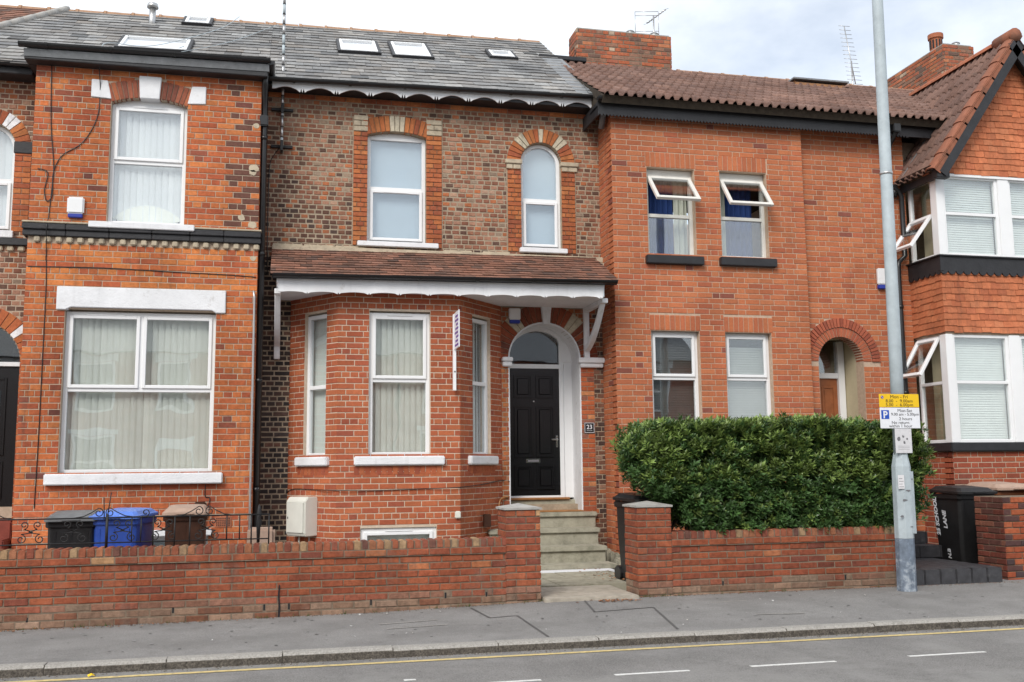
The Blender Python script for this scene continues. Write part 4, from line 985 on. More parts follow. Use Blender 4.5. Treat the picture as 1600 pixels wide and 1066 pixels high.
x = -.09; k = 0
while x < 4.5:
    e = min(x + .42, 4.56)
    for j in range(1, 9): t = j / 9; P.append((x + (e - x) * t * .86, 3.862 + .014 * math.sin(math.pi * t)))
    P += [(x + (e - x) * .89, 3.845), (x + (e - x) * .915, 3.872), (x + (e - x) * .945, 3.845), (e, 3.862)]; x = e
m = MB(); m.prism(FS, P, -.025, 0); m.build('scalloped_fascia', 'white_paint', canopy)
simple('soffit', 'white_paint', canopy, (-.09, 4.56, -1.09, -.02, 3.93, 3.95), (-.09, -.06, -1.09, -.02, 3.95, 4.06), (4.53, 4.56, -1.09, -.02, 3.95, 4.06))
m = MB(); m.prism(Fr((-.085, 0, 0), (0, -1, 0)), [(.02, 4.0), (1.1, 4.0), (1.1, 4.08), (.02, 4.62)], 0, .03); m.prism(Fr((4.53, 0, 0), (0, -1, 0)), [(.02, 4.0), (1.1, 4.0), (1.1, 4.12), (.02, 4.66)], 0, .03); m.build('canopy_cheek', 'white_paint', canopy)
gutter(canopy, Fr((0, -1.15, 0), (1, 0, .012)), -.16, 4.72, 4.10, .055, .052)
def bracket(x, w=.085):
    f2 = Fr((x - w / 2, 0, 0), (0, -1, 0)); s = 1 if f2.w.x > 0 else -1
    m = MB(); m.prism(f2, [(.0, 3.16), (.07, 3.16), (.07, 3.93), (0, 3.93)], 0, w * s); m.prism(f2, [(.07, 3.86), (1.0, 3.86), (1.0, 3.93), (.07, 3.93)], 0, w * s)
    I = []; O = []
    for k in range(9):
        t = k / 8; I.append((.07 + .80 * t, 3.24 + .60 * t - .10 * math.sin(math.pi * t))); O.append((.07 + .80 * t + .0, 3.33 + .56 * t - .07 * math.sin(math.pi * t)))
    m.strip(f2, I, O, .003 * s, (w - .003) * s); m.prism(f2, [(0, 3.06), (.06, 3.06), (.09, 3.16), (0, 3.16)], .0, w * s)
    m.build('bracket', 'white_paint', canopy, bevel=.005)
bracket(4.60); bracket(-.10)
# mid roof
mroof = roofdeck(mid, -.3, 4.74, -.26, RY)
emit(courses(FRF, -.3, 4.74, .0, vr(RY), slatepal, .27, .225, .021, holes=shole(sky_m)), 'slate', 'slates', 'slate', mroof)
ridge(mroof, -.3, 4.72, RY, lambda x: zroof(x, RY))
for q in sky_m: skylight(mid, *q)
m = MB(); m.box(FRF, 1.52, 1.66, vr(1.2), vr(1.5), .016, .02); m.build('lead_patch', 'lead', mroof)
FE = Fr((0, -.33, 0), (1, 0, .02)); P = [(4.86, 7.16), (-.24, 7.16), (-.24, 7.04)]; x = -.24
while x < 4.75:
    e = min(x + .50, 4.86)
    for j in range(1, 9): t = j / 9; P.append((x + (e - x) * t * .78, 7.022 + .06 * math.sin(math.pi * t)))
    for tt, zz in ((.80, 7.0), (.835, 7.06), (.87, 6.995), (.905, 7.06), (.94, 7.0), (1., 7.025)): P.append((x + (e - x) * tt, zz))
    x = e
m = MB(); m.prism(FE, P, -.02, 0); m.build('scalloped_fascia', 'white_paint', mid)
simple('soffit', 'black_paint', mid, (-.3, 4.88, -.30, .0, 7.105, 7.15))
gutter(mid, Fr((0, -.34, 0), (1, 0, .02)), -.28, 4.82, 7.175, .055, .055)
# flashing where slates meet the brown tiles
m = MB(); m.box(FRF, 4.42, 4.80, .05, vr(1.75), .012, .03); m.build('valley_flashing', 'lead', mroof)
for k in range(5):
    m = MB(); m.box(FRF, 4.60 + k * .02, 4.84, .02 + k * .16, .15 + k * .16, .03, .045 + .01 * (k % 2)); m.build('lead_soaker', 'lead', mroof, bevel=.008)
m = MB(); m.wbox(4.72, 4.80, 1.7, RY, zroof(4.7, 1.7) - .4, zroof(4.7, 1.7) - .3)
simple('verge_flat', 'black_paint', mid, (4.4, 5.3, 1.85, 2.1, 8.82, 8.90), bevel=.01); simple('verge_flat_lead', 'lead', mid, (4.6, 5.2, 2.1, 3.0, 8.80, 8.88))

# ================================================================== RIGHT HOUSE
right = empty('terraced_house', 'salmon brick house with two tilted-open upper windows and arched side porch', 'house')
FA = front(-.63); FP = front(-.5)
W = wallset(right, 'mortar_salmon')
RW = [(5.445, 6.235, 4.685, 6.09), (6.665, 7.47, 4.695, 6.10), (5.445, 6.235, 1.75, 3.52), (6.665, 7.44, 1.75, 3.515)]
hs = [('r', a, b, c, d) for a, b, c, d in RW]
sold = [('r', a - .02, b + .02, d, d + .245) for a, b, c, d in RW]
panel(W, FA, 4.88, 8.115, -.2, 6.93, hs + sold, SALMON, bholes=hs, pitch=.0845, L=.245, bond='flemish3', joint=.0100)
panel(W, Fr((4.88, 0, 0), (0, -1, 0)), .0, .625, -.2, 6.93, [], SALMON, pitch=.0845, L=.245, bond='flemish3', joint=.0100)
pa = ('a', 8.715, .40, -.2, 3.10); par = ('a', 8.715, .70, 3.0, 3.10)
W['mb'].box(front(-.5), 8.0, 8.115, -.2, 6.93, -.2, .128)
panel(W, FP, 8.12, 10.06, -.2, 6.93, [pa, par], SALMON, bholes=[pa], pitch=.0845, L=.245, bond='flemish3', joint=.0100)
for a, b, c, d in RW:
    x = a - .02
    while x < b - .03:
        W['br'].append(Piece(FA, x + .004, d + .004, .006, .073, .237, .03, pick([(.43, .14, .062, 3), (.40, .125, .06, 2)]), 'brick%d' % rng.randrange(6))); x += .0831
shell(W['mb'], 4.92, 10.06, .25, 6.0, -.2, 6.9, floors=(.9, 4.2)); W['mb'].wbox(4.92, 8.1, -.43, .25, 4.05, 4.2)
W['mb'].wbox(8.1, 8.30, -.28, .25, -.2, 6.9); W['mb'].wbox(9.24, 9.4, -.28, .25, -.2, 6.9); W['mb'].wbox(9.13, 10.06, .05, .25, -.2, 6.9)
rwall = finish(W, lambda c: c.z > 2.05, mat='cleanbrick')
voussoirs(rwall, FP, 8.715, 3.10, .40, .545, 0, math.pi, 26, lambda k: pick([(.38, .11, .055, 3), (.33, .09, .05, 1)]), w0=-.21, w1=.008, mat='cleanbrick_obj')
voussoirs(rwall, FP, 8.715, 3.10, .553, .70, 0, math.pi, 34, lambda k: pick([(.36, .10, .055, 3), (.27, .075, .045, 2)]), w0=-.05, w1=.024, mat='cleanbrick_obj')
simple('porch_lining', 'cream_render', right, (9.115, 9.23, -.28, .16, -.2, 3.6), (8.10, 8.315, -.28, .16, -.2, 3.6), (8.1, 9.23, -.28, .16, 3.52, 3.6), bevel=0)
simple('porch_floor', 'dark_blue_brick', right, (8.1, 9.2, -.5, .3, .7, .86))
pd = simple('porch_door', 'wood_door', right, (8.33, 8.985, .10, .15, .88, 2.88), bevel=.005)
for c, e in ((1.0, 1.7), (1.8, 2.75)):
    for a, b in ((8.38, 8.62), (8.69, 8.93)):
        m = MB(); bars(m, front(.10), a, b, c, e, .03, -.002, .012); m.box(front(.10), a + .05, b - .05, c + .05, e - .05, 0, .009); m.build('door_panel', 'wood_door', pd, bevel=.004)
simple('door_frame', 'upvc', right, (8.985, 9.10, .04, .16, .86, 3.5), (8.32, 8.985, .06, .16, 2.88, 2.97), bevel=.005); simple('door_closer', 'ink', right, (9.02, 9.06, .02, .04, 1.85, 1.97), bevel=.004)
m = MB(); m.box(front(.10), 8.33, 8.985, 2.97, 3.5, -.01, 0); m.build('fanlight', 'glass', right); simple('hall_back', 'interior', right, (8.3, 9.1, .9, .95, .8, 3.6))
for i, (a, b, c, d) in enumerate(RW):
    up = i < 2
    w = window(right, FA, a, b, c, d - (.09 if up else 0), recess=.10, transom=(c + .66 if up else 2.80), openings=[(1, 0, R(42 if i == 0 else 38))] if up else (), sashes=() if up else [(1, 0)], mat='upvc_old' if up else 'upvc', head=.085 if up else 0, blind='slatted' if not up else None, bmat='blind_dark' if i == 2 else 'blind_mid', bz=(0, 1.) if i != 3 else (0, .88))
    if i == 0: curtain(w, FA, a + .02, a + .56, c, d, -.32, 'curtain_blue'); curtain(w, FA, a + .56, b - .02, c, d, -.30, 'curtain_pale')
    if i == 1: curtain(w, FA, a + .02, a + .20, c, d, -.30, 'curtain_pale'); curtain(w, FA, a + .24, b - .1, c, d, -.34, 'curtain_blue')
    if up: simple('sill', 'black_paint', right, (a - .06, b + .09, -.72, -.5, c - .135, c - .004), bevel=.01)
    else: simple('sill', 'black_paint', right, (a - .06, b + .07, -.72, -.5, c - .12, c - .004), bevel=.01)
# fascia, gutter
FFA = Fr((0, -.80, 0)); P = [(10.5, 7.03), (4.62, 7.03), (4.62, 6.80)]; x = 4.62
while x < 9.93: P += [(x + .03, 6.835), (x + .055, 6.80)]; x += .055
P += [(10.0, 6.82), (10.5, 6.82)]
m = MB(); m.prism(FFA, P, -.025, 0); m.build('serrated_fascia', 'black_paint', right)
simple('soffit', 'black_paint', right, (4.62, 10.3, -.775, -.4, 6.94, 6.97), (4.62, 4.645, -.775, .0, 6.82, 7.03))
gutter(right, FFA, 4.60, 10.42, 7.075, .06, .06)
m = MB(); m.tube([(4.78, -.62, 7.1), (4.78, -.55, 6.9), (4.80, -.4, 6.75)], .05, 8); m.build('lead_spout', 'lead', right)
# pantile roof
PSL = .586; FPT = Fr((0, -.95, 7.08), (1, 0, 0), (0, 1, PSL)); PL = math.hypot(1, PSL); PV = 2.95 * PL
m = MB(); m.box(FPT, 4.66, 14.4, 0, PV, -.12, 0); m.add([(4.66, 2.0, 8.80), (14.4, 2.0, 8.80), (14.4, 5.2, 7.0), (4.66, 5.2, 7.0)], [(0, 1, 2, 3)])
m.add([(4.67, -.9, 7.0), (4.67, 2.0, 8.75), (4.67, 5.2, 6.95)], [(0, 1, 2)])
proof = m.build('roof', 'tile_att' if False else 'soil', right)
emit(courses(FPT, 4.66, 12.2, -.05, PV, PANT, .30, .325, .054, over=1.12, jit=0, lift=.005, kind='roll'), 'pantile', 'pantiles', 'tile', proof)
ridge(proof, 7.1, 12.6, 2.0, lambda x: 8.83, 'bin_brown' if False else 'ridge_tan', l=.45)
rw = simple('roof_window', 'varnish_wood', right, (9.25, 10.3, 1.45, 1.50, 8.46, 8.60), (9.25, 9.31, 1.5, 2.2, 8.5, 8.64), (10.24, 10.3, 1.5, 2.2, 8.5, 8.64), bevel=.008); simple('roof_window_cap', 'lead', rw, (9.2, 10.35, 1.40, 2.2, 8.64, 8.67))
pipe(right, [(9.72, -.84, 7.03), (9.72, -.82, 6.85), (9.72, -.66, 6.72), (9.72, -.60, 6.62), (9.72, -.60, 6.05), (9.86, -.60, 5.95), (9.92, -.60, 5.85), (9.92, -.60, 4.85), (9.80, -.6, 4.75), (9.78, -.60, 4.65), (9.78, -.6, 2.4), (9.78, -.6, .2)], .042, collars=[(9.78, -.6, z) for z in (4.0, 2.6)] + [(9.72, -.6, 6.5)])
simple('rain_head', 'black_plastic', right, (9.65, 9.79, -.90, -.76, 6.86, 7.03), bevel=.012)
ab = simple('alarm_box', 'plastic_white', right, (9.43, 9.575, -.57, -.504, 4.37, 4.64), bevel=.014); simple('alarm_base', 'blue_plastic', ab, (9.435, 9.57, -.568, -.504, 4.30, 4.368), bevel=.008)

# chimneys
def chimney(name, label, x0, x1, y0, y1, z0, z1, pots):
    c = empty(name, label, 'chimney', loc=((x0 + x1) / 2, (y0 + y1) / 2, z0)); L = c.location
    m = MB(); m.wbox(x0 + .006, x1 - .006, y0 + .006, y1 - .006, z0, z1); body = m.build('stack', 'mortar_grey', c); body.location = -L
    br = []; jb = dict(pitch=.078, L=.23, bond='garden', joint=.012, rough=True, w=0.)
    br += lay(front(y0), x0, x1, z0, z1, [], CHIM, **jb); br += lay(Fr((x0, y1, 0), (0, -1, 0)), 0, y1 - y0, z0, z1, [], CHIM, **jb); br += lay(Fr((x1, y0, 0), (0, 1, 0)), 0, y1 - y0, z0, z1, [], CHIM, **jb)
    emit(br, 'brick', 'brickwork', 'brick', body)
    m = MB(); m.prism(Fr((0, 0, z1), (1, 0, 0), (0, 1, 0)), [(x0 + .03, y0 + .03), (x1 - .03, y0 + .03), (x1 - .03, y1 - .03), (x0 + .03, y1 - .03)], 0, .03); placed(m.build('flaunching', 'concrete', None), c)
    for x, y, kind in pots:
        m = MB(); P = Vector((x, y, z1 + .02))
        if kind == 'pot':
            m.tube([P, P + Vector((0, 0, .05)), P + Vector((0, 0, .30)), P + Vector((0, 0, .31)), P + Vector((0, 0, .40)), P + Vector((0, 0, .41))], [.14, .12, .12, .15, .15, .11], 14, smooth=False); q = placed(m.build('chimney_pot', 'terracotta', None), c)
            m = MB()
            for k in range(12):
                a = k * math.pi / 6; v = Vector((math.cos(a), math.sin(a), 0)); f2 = Fr(P + v * .1215, (-v.y, v.x, 0), (0, 0, 1)); m.box(f2, -.016, .016, .09, .27, -.004, .004) if f2.w.dot(v) > 0 else m.box(f2, -.016, .016, .09, .27, -.004, .004)
            m.build('pot_louvre', 'ink', q, kind='stuff')
        else:
            m.tube([P, P + Vector((0, 0, .10)), P + Vector((0, 0, .10)), P + Vector((0, 0, .13))], [.07, .07, .09, .06], 12, smooth=False); placed(m.build('flue_cowl', 'steel', None), c)
    return c
chimney('chimney_stack', 'wide red brick chimney stack with an aerial above the brown tiled roof', 5.16, 7.03, 2.02, 2.52, 8.2, 9.53, [(6.30, 2.25, 'cowl'), (6.78, 2.25, 'cowl')])
chimney('chimney_stack', 'deep brick chimney stack with one terracotta pot behind the gable', 12.56, 13.25, 1.55, 3.5, 8.0, 9.68, [(12.78, 2.05, 'pot'), (13.0, 1.75, 'cowl')])

# ================================================================== GABLE HOUSE
gab = empty('gabled_house', 'tile-hung house with square bay, white windows and pointed gable at right', 'house')
GX0, GX1, GY = 10.06, 13.05, -1.3; FG = front(GY); FGS = Fr((GX0, -.5, 0), (0, -1, 0)); SW = .8
W = wallset(gab, 'mortar_pale')
RED = [(.34, .085, .045, 4), (.30, .075, .042, 3), (.38, .105, .05, 2), (.23, .065, .042, 1.4)]
panel(W, FG, GX0, GX1, -.2, 1.64, [], RED, pitch=.0845, L=.245, bond='flemish3', joint=.013)
panel(W, FGS, .0, SW - .012, -.2, 1.64, [], RED, pitch=.0845, L=.245, bond='flemish3', joint=.013)
panel(W, FG, GX0 + .003, GX1, 3.5, 4.64, [], lambda c: (.3, .1, .05), pitch=2., L=5.) if False else None
m = W['mb']; m.wbox(GX0 + .02, GX1, GY + .02, -.5, 3.47, 4.64); m.wbox(10.07, 14.4, -.28, 6, -.2, 1.6); m.wbox(10.07, 14.4, 1.5, 6, 1.6, 6.9); m.wbox(13.05, 14.4, -.28, 1.5, 1.6, 6.9); m.wbox(10.07, 13.05, -.3, 1.5, 3.6, 4.6); m.wbox(10.07, 10.12, -.28, 1.5, 1.6, 6.9)
m.wbox(10.07, 13.05, -.3, 1.5, 6.1, 6.9); m.wbox(10.2, 12.9, GY + .1, -.3, 6.04, 6.1)
gwall = finish(W, lambda c: c.z > .5, mat='cleanbrick')
# hung tiles between storeys and in the gable
ht = courses(FG, GX0 - .012, GX1, 3.50, 4.62, HUNG, .168, .105, .016, over=1.25, lift=-.002, jit=.02); ht += courses(FGS, .0, SW + .012, 3.50, 4.62, HUNG, .168, .105, .016, over=1.25, lift=-.002, jit=.02)
AX, AZ, ESL = 11.55, 8.35, 1.41; gz0 = 6.06
gt = courses(FG, 9.9, 13.2, gz0, AZ - .12, HUNG, .168, .105, .016, over=1.25, lift=-.002, jit=.02, edge=lambda v: (AX - (AZ - .10 - v) / ESL, AX + (AZ - .10 - v) / ESL))
m = MB(); m.prism(FG, [(AX - (AZ - gz0) / ESL, gz0 - .02), (AX + (AZ - gz0) / ESL, gz0 - .02), (AX, AZ - .06)], -.15, 0); gtri = m.build('gable', 'terracotta', gab)
emit(ht + gt, 'hung_tile', 'hung_tiles', 'tile', gtri)
# lead aprons with scalloped edge
for fr, a, b in ((FG, GX0 - .04, GX1 + .04), (FGS, .0, SW + .04)):
    P = [(b, 4.70), (a, 4.70)]; x = a
    while x < b - .01:
        e = min(x + .14, b)
        P += [(x + (e - x) * t, 4.455 - .04 * math.sin(math.pi * t) + .02 * (t == 0)) for t in (0, .15, .3, .5, .7, .85)]; x = e
    P.append((b, 4.47)); m = MB(); m.prism(fr, P, -.02, .035); m.build('lead_apron', 'black_paint', gab)
    m = MB(); m.box(fr, a - .02, b + .02, 4.70, 4.725, -.05, .07); m.build('sill', 'black_paint', gab, bevel=.006)
    m = MB(); m.box(fr, a - .03, b + .03, 1.645, 1.775, -.12, .075); m.build('stone_sill', 'black_paint', gab, bevel=.012)
for v0, v1, tr, row in ((4.725, 6.04, 5.42, 'u'), (1.78, 3.47, 2.72, 'l')):
    for q in ((GX0, GX0 + .13, GY, GY + .15), (11.21, 11.41, GY + .004, GY + .12), (GX1 - .13, GX1, GY, GY + .15)): simple('window_post', 'upvc', gab, (*q, v0, v1), bevel=.006)
    window(gab, FG, 10.19, 11.21, v0, v1, recess=.03, fw=.05, transom=tr, blind='slatted', bmat='blind_grey', mat='upvc', bdepth=.05)
    window(gab, FG, 11.41, 12.92, v0, v1, recess=.03, fw=.05, transom=tr, blind='slatted', bmat='blind_grey', mat='upvc', bdepth=.05)
    op = [(0, 0, R(38))] if row == 'u' else [(1, 0, R(32))]
    window(gab, FGS, .03, SW - .15, v0, v1, recess=.03, fw=.05, transom=tr, openings=op, blind='sheet', bmat='cream_render', mat='upvc', bdepth=.18)
simple('head_board', 'upvc', gab, (GX0, GX1, GY - .01, GY + .1, 6.02, 6.06), (GX0 - .01, GX0 + .1, GY, -.5, 6.02, 6.06))
# gable roof slopes, verges and bargeboards
GYF, GYB = -1.52, 2.2; slen = (AX - 9.93) * math.hypot(1, ESL)
def slope(sgn):
    o = (AX - sgn * 1.62, GYF, AZ - 1.62 * ESL); up = (sgn, 0, ESL)
    return Fr(o, (0, -sgn, 0), up) if sgn > 0 else Fr(o, (0, 1, 0), up)
FSL = slope(1); FSR = slope(-1)
m = MB(); dY = GYB - GYF
m.box(FSL, -dY, 0, 0, slen, -.07, 0.); m.box(FSR, 0, dY, 0, slen, -.07, 0.)
groof = m.build('gable_roof', 'soil', gab)
print('slopes', FSL.w, FSR.w)
rt = courses(FSL, -dY, -.10, -.04, slen, PANT, .30, .30, .058, over=1.12, jit=0, lift=.004, kind='roll'); rt += courses(FSR, .10, dY, -.04, slen, PANT, .30, .30, .058, over=1.12, jit=0, lift=.004, kind='roll')
emit(rt, 'pantile', 'pantiles', 'tile', groof)
for fr, a, s in ((FSL, 0., -1), (FSR, 0., 1)):
    v = -.05; k = 0
    while v < slen - .05:           # verge caps: rounded orange tiles stepping up the slope
        I = []; n = 5
        f2 = Fr(fr.p(a, v, .0), fr.u, fr.w); A = [(s * (.10 - .12 * math.cos(math.pi * q / n) * 1.0) - s * .02, .02 + .042 * math.sin(math.pi * q / n)) for q in range(n + 1)]
        B_ = [(p, q - .02) for p, q in A]; m = MB(); L0 = .36
        V = [fr.p(p, v + dv, q + lift) for dv, lift in ((0, .022), (L0, .0)) for l in (A, B_) for p, q in l]; N = n + 1; F = []
        for q in range(n): F += [(q, q + 1, 2 * N + q + 1, 2 * N + q), (N + q, 3 * N + q, 3 * N + q + 1, N + q + 1), (q, N + q, N + q + 1, q + 1)]
        V += [fr.p(-s * .03, v + dv, q) for dv in (0, L0) for q in (.05, -.09)]; b = 4 * N; F.append((b, b + 1, b + 3, b + 2))
        m.add(V, F, smooth=False); m.build('verge_tile', 'verge_clay', groof); v += .325; k += 1
    m = MB(); m.box(fr, min(a, a - s * .03), max(a, a - s * .03), -.06, slen - .02, -.22, -.095) if False else m.box(fr, min(-s * .035, 0), max(-s * .035, 0), -.02, slen - .01, -.20, -.06); m.build('bargeboard', 'black_paint', groof)
m = MB(); m.tube([(AX, GYF - .04, AZ + .05), (AX, GYF + .4, AZ + .05)], .115, 10); m.build('ridge_end', 'verge_clay', groof)
ob = Fr((0, 0, 0)); y = GYF + .4
while y < 2.2:
    m = MB(); f3 = Fr((AX, y, AZ - .0), (1, 0, 0), (0, 0, 1)); A = [(math.cos(math.pi * k / 6) * .13, math.sin(math.pi * k / 6) * .11) for k in range(7)]; m.strip(f3, [(a * .85, b * .85) for a, b in A], A, -.42, 0); m.build('ridge_tile', 'terracotta', groof); y += .44
simple('gable_box_end', 'black_paint', gab, (9.93, 10.16, GYF - .01, GYF + .12, 5.92, 6.16), (12.94, 13.17, GYF - .01, GYF + .12, 5.92, 6.16), bevel=.008)
simple('eaves_fascia', 'black_paint', gab, (9.97, 10.0, GYF + .12, -.5, 5.93, 6.07), (9.99, 10.06, GYF + .12, -.5, 5.95, 5.98))
gutter(gab, Fr((9.97, -.48, 0), (0, -1, 0)), .0, 1.0, 6.12, .06, .06, clips=False)
pipe(gab, [(9.84, -.55, 6.05), (9.82, -.57, 5.95), (9.80, -.58, 5.85)], .045)
for k in range(7):
    m = MB(); xx = 9.98 + k * .10; zz = AZ - (AX - xx) * ESL; f2 = Fr((xx, -.52, zz), (1, 0, ESL), (0, 1, .1)); m.box(f2, 0, .2, -.12, .06, .03, .05); m.build('lead_soaker', 'lead', groof, bevel=.008)

# aerials
def aerial(name, label, base, h, boom, n, el, panel=False, elz=True):
    a = empty(name, label, 'aerial', loc=base); b = Vector(base)
    m = MB(); m.tube([(0, 0, -.3), (0, 0, h)], .016, 8); m.build('mast', 'steel', a)
    m = MB(); d = Vector(boom); c = Vector((0, 0, h - .05)); m.tube([c - d * .35, c + d * .65], .010, 6); m.build('boom', 'steel', a)
    for k in range(n):
        p = c + d * (-.35 + k / (n - 1)); e = Vector(el) * (1 - .25 * k / n); q = MB(); q.tube([p - e / 2, p + e / 2], .005, 4); q.build('element', 'steel', a)
    if panel:
        for zz in (-.24, -.16, .16, .24):
            q = MB(); p = c - d * .35 + Vector((0, 0, zz)); q.tube([p - Vector((.22, -.05, 0)), p + Vector((.22, -.05, 0))], .006, 4); q.build('reflector', 'steel', a)
        for s in (-1, 1):
            q = MB(); p = c - d * .35 + Vector((.22 * s, -.05 * s, 0)); q.tube([p - Vector((0, 0, .24)), p + Vector((0, 0, .24))], .006, 4); q.build('reflector', 'steel', a)
    return a
aerial('tv_aerial', 'grid television aerial on the wide red chimney stack', (6.80, 2.3, 9.5), .55, (.22, -.45, .10), 9, (.12, -.02, .05), panel=True)
aerial('tv_aerial', 'slanting comb-like television aerial beside the lamp post', (11.0, 2.3, 8.5), 1.0, (-.12, .1, 1.25), 15, (.30, -.05, -.02))
aerial('tv_aerial', 'tiny television aerial peeping over the slate ridge by the mast', (.02, 6.2, 9.95), .62, (.5, .1, -.05), 6, (.05, .03, .3))
m = MB(); m.wbox(-.22, .28, 6.0, 6.4, 8.0, 9.96); m.wbox(-.26, .32, 5.96, 6.44, 9.962, 10.02); tag(m.build('far_chimney', 'mortar_red'), 'tip of a brick chimney just showing over the slate ridge', 'chimney')
mast = empty('aerial_mast', 'tall jointed silver aerial mast bracketed to the brown brick wall', 'mast', loc=(-.09, -.15, 6.2))
z = 0
while z < 3.4:
    m = MB(); m.tube([(0, 0, z), (0, 0, z + .155)], .021, 8); m.build('mast_section', 'steel' if int(z / .16) % 3 else 'galv', mast); m = MB(); m.tube([(0, 0, z + .152), (0, 0, z + .166)], .024, 8); m.build('joint_ring', 'iron', mast); z += .16
for zz in (.05, .62):
    m = MB(); m.wbox(-.16, .16, .10, .155, zz - .02, zz + .02); m.wbox(-.02, .02, -.03, .12, zz - .10, zz + .06); m.build('wall_bracket', 'iron', mast, bevel=.004)
cable(mid, [(-.12, -.13, 6.2), (-.2, -.06, 6.1), (-.26, -.03, 5.9), (-.27, -.02, 5.0), (-.26, -.02, 4.3)], .007)

# estate agent's board seen edge-on at the bay corner
eb = empty('agent_board', 'purple and white agent board seen edge-on at the corner of the red bay', 'board', loc=(2.36, -.93, 2.55))
m = MB(); m.wbox(-.022, .022, -.03, .03, 0, 1.09); m.build('board_post', 'upvc', eb, bevel=.004)
m = MB(); m.wbox(-.008, .008, -.40, -.03, .58, 1.10); brd = m.build('board_panel', 'sign_white', eb, bevel=.002)
m = MB()
for k in range(8): m.wbox(-.0095, -.0081, -.385 + .04 * (k % 2), -.09 - .05 * (k % 3), .61 + k * .058, .640 + k * .058)
m.build('board_print', 'purple', brd)
m = MB(); m.tube([(0, -.036, .27), (0, -.028, .27)], .012, 8); m.build('bolt', 'ink_grey', eb)

# ================================================================== FRONT WALLS
YW = -3.9
def gardenpal(c):
    if c.z < .075: return pick([(.21, .13, .09, 2), (.26, .17, .12, 1), (.18, .08, .05, 1)])
    if c.z < .16: return pick([(.22, .11, .075, 2), (.27, .09, .055, 2), (.2, .14, .10, 1)])
    return pick(GARDEN)
def cap(parent, x0, x1, y0, y1, z, mat='cream_stone', h=.022, pk=.05):
    cx, cy = (x0 + x1) / 2, (y0 + y1) / 2
    m = MB(); V = [(x0, y0, z), (x1, y0, z), (x1, y1, z), (x0, y1, z), (x0, y0, z + h), (x1, y0, z + h), (x1, y1, z + h), (x0, y1, z + h), (cx, cy, z + h + pk)]
    m.add(V, [(3, 2, 1, 0), (0, 1, 5, 4), (1, 2, 6, 5), (2, 3, 7, 6), (3, 0, 4, 7), (4, 5, 8), (5, 6, 8), (6, 7, 8), (7, 4, 8)]); return m.build('pillar_cap', mat, parent)
def frontwall(label, x0, x1, px0, px1, ztop, weeps, crack=None, back=.22, topcol=GARDEN):
    """brick wall x0..x1 with on-edge coping, plus a pillar px0..px1 at one end"""
    t = empty('garden_wall', label, 'wall'); W = wallset(t, 'mortar_grey'); fr = front(YW); jb = dict(pitch=.0755, L=.228, bond='stretch', joint=.011, rough=True, w=.006, jit=.015)
    zb = -.14; n_ = 1
    wl = ztop - .165
    hs = [('r', a - .011, a + .011, b, b + .055) for a, b in weeps]
    nrows = round((wl + .08) / .0755)
    W['mb'].box(fr, x0, x1, zb, wl, -back, 0); W['br'] += lay(fr, x0, x1, wl - nrows * .0755, wl, hs, gardenpal, **jb)
    frb = Fr((0, YW + back, 0), (-1, 0, 0)); W['br'] += lay(frb, -x1, -x0, 0, wl, [], gardenpal, **jb)
    # oversailing stretcher course
    W['mb'].box(fr, x0, x1, wl, wl + .078, -back - .018, .02); W['br'] += lay(front(YW - .02), x0, x1, wl + .002, wl + .078, [], gardenpal, **jb)
    W['mb'].box(fr, x0, x1, wl + .078, ztop - .007, -back + .012, .004)
    # pillar
    pz_ = .995; d = .42; W['mb'].box(fr, px0 + .004, px1 - .004, zb, pz_, -d, .012)
    n2 = round((pz_ + .09) / .0755); jb2 = dict(jb); W['br'] += lay(front(YW - .014), px0, px1, pz_ - n2 * .0755, pz_, [], gardenpal, **jb2)
    W['br'] += lay(Fr((px1 - .002, YW - .012, 0), (0, 1, 0)), 0, d, pz_ - n2 * .0755, pz_, [], gardenpal, **jb2); W['br'] += lay(Fr((px0 + .002, YW + d - .012, 0), (0, -1, 0)), 0, d, pz_ - n2 * .0755, pz_, [], gardenpal, **jb2)
    w = W['mb'].build('wall_body', 'mortar_grey', t); emit(W['br'], 'brick', 'brickwork', 'wallbrick', w)
    cap(t, px0 - .018, px1 + .018, YW - .033, YW + d + .01, pz_ + .002, mat='concrete', pk=.045)
    # coping of bricks on edge
    x = x0; m0 = None; meshes = []
    for k in range(4):
        m = MB(); r = random.Random(k); P = [(0, 0), (.073, 0), (.073, .078), (.062, .092), (.011, .092), (0, .078)]
        m.prism(Fr((0, 0, 0), (1, 0, 0)), P, -.235, .0); o = m.build('coping_brick', 'wallbrick_obj', None, bevel=.007); meshes.append(o.data); bpy.data.objects.remove(o)
    while x < x1 - .04:
        o = bpy.data.objects.new('coping_brick', meshes[rng.randrange(4)]); COL.objects.link(o); o.parent = t; o.location = (x + .003, YW - .012 + rng.uniform(-.004, .004), ztop - .089 + rng.uniform(-.003, .003)); o.rotation_euler = (0, rng.uniform(-.02, .02), 0)
        o.color = (*pick([(.27, .09, .05, 4), (.22, .07, .045, 3), (.31, .13, .07, 2), (.32, .21, .12, 1.2), (.14, .065, .05, .8)]), 1); x += .0805
    for a, b in weeps:
        m = MB(); m.box(fr, a - .009, a + .009, b, b + .06, -.02, .002); m.build('weep_hole', 'ink', t)
    return t
lw_ = frontwall('long left front garden wall of red bricks ending in a capped pillar', -6.4, 2.42, 2.42, 2.81, .695, [(-2.42, -.02), (-1.05, .03), (-.15, .02), (.1, .02), (.95, .03), (1.75, .07), (2.2, .06)])
m = MB(); f2 = front(YW - .0105); P = [(-.006, .28), (.006, .27), (.002, .16), (.012, .05), (.008, -.06), (-.012, -.06), (-.006, .05), (-.014, .17)]; m.prism(f2, P, 0, .002); m.build('crack', 'ink', lw_)
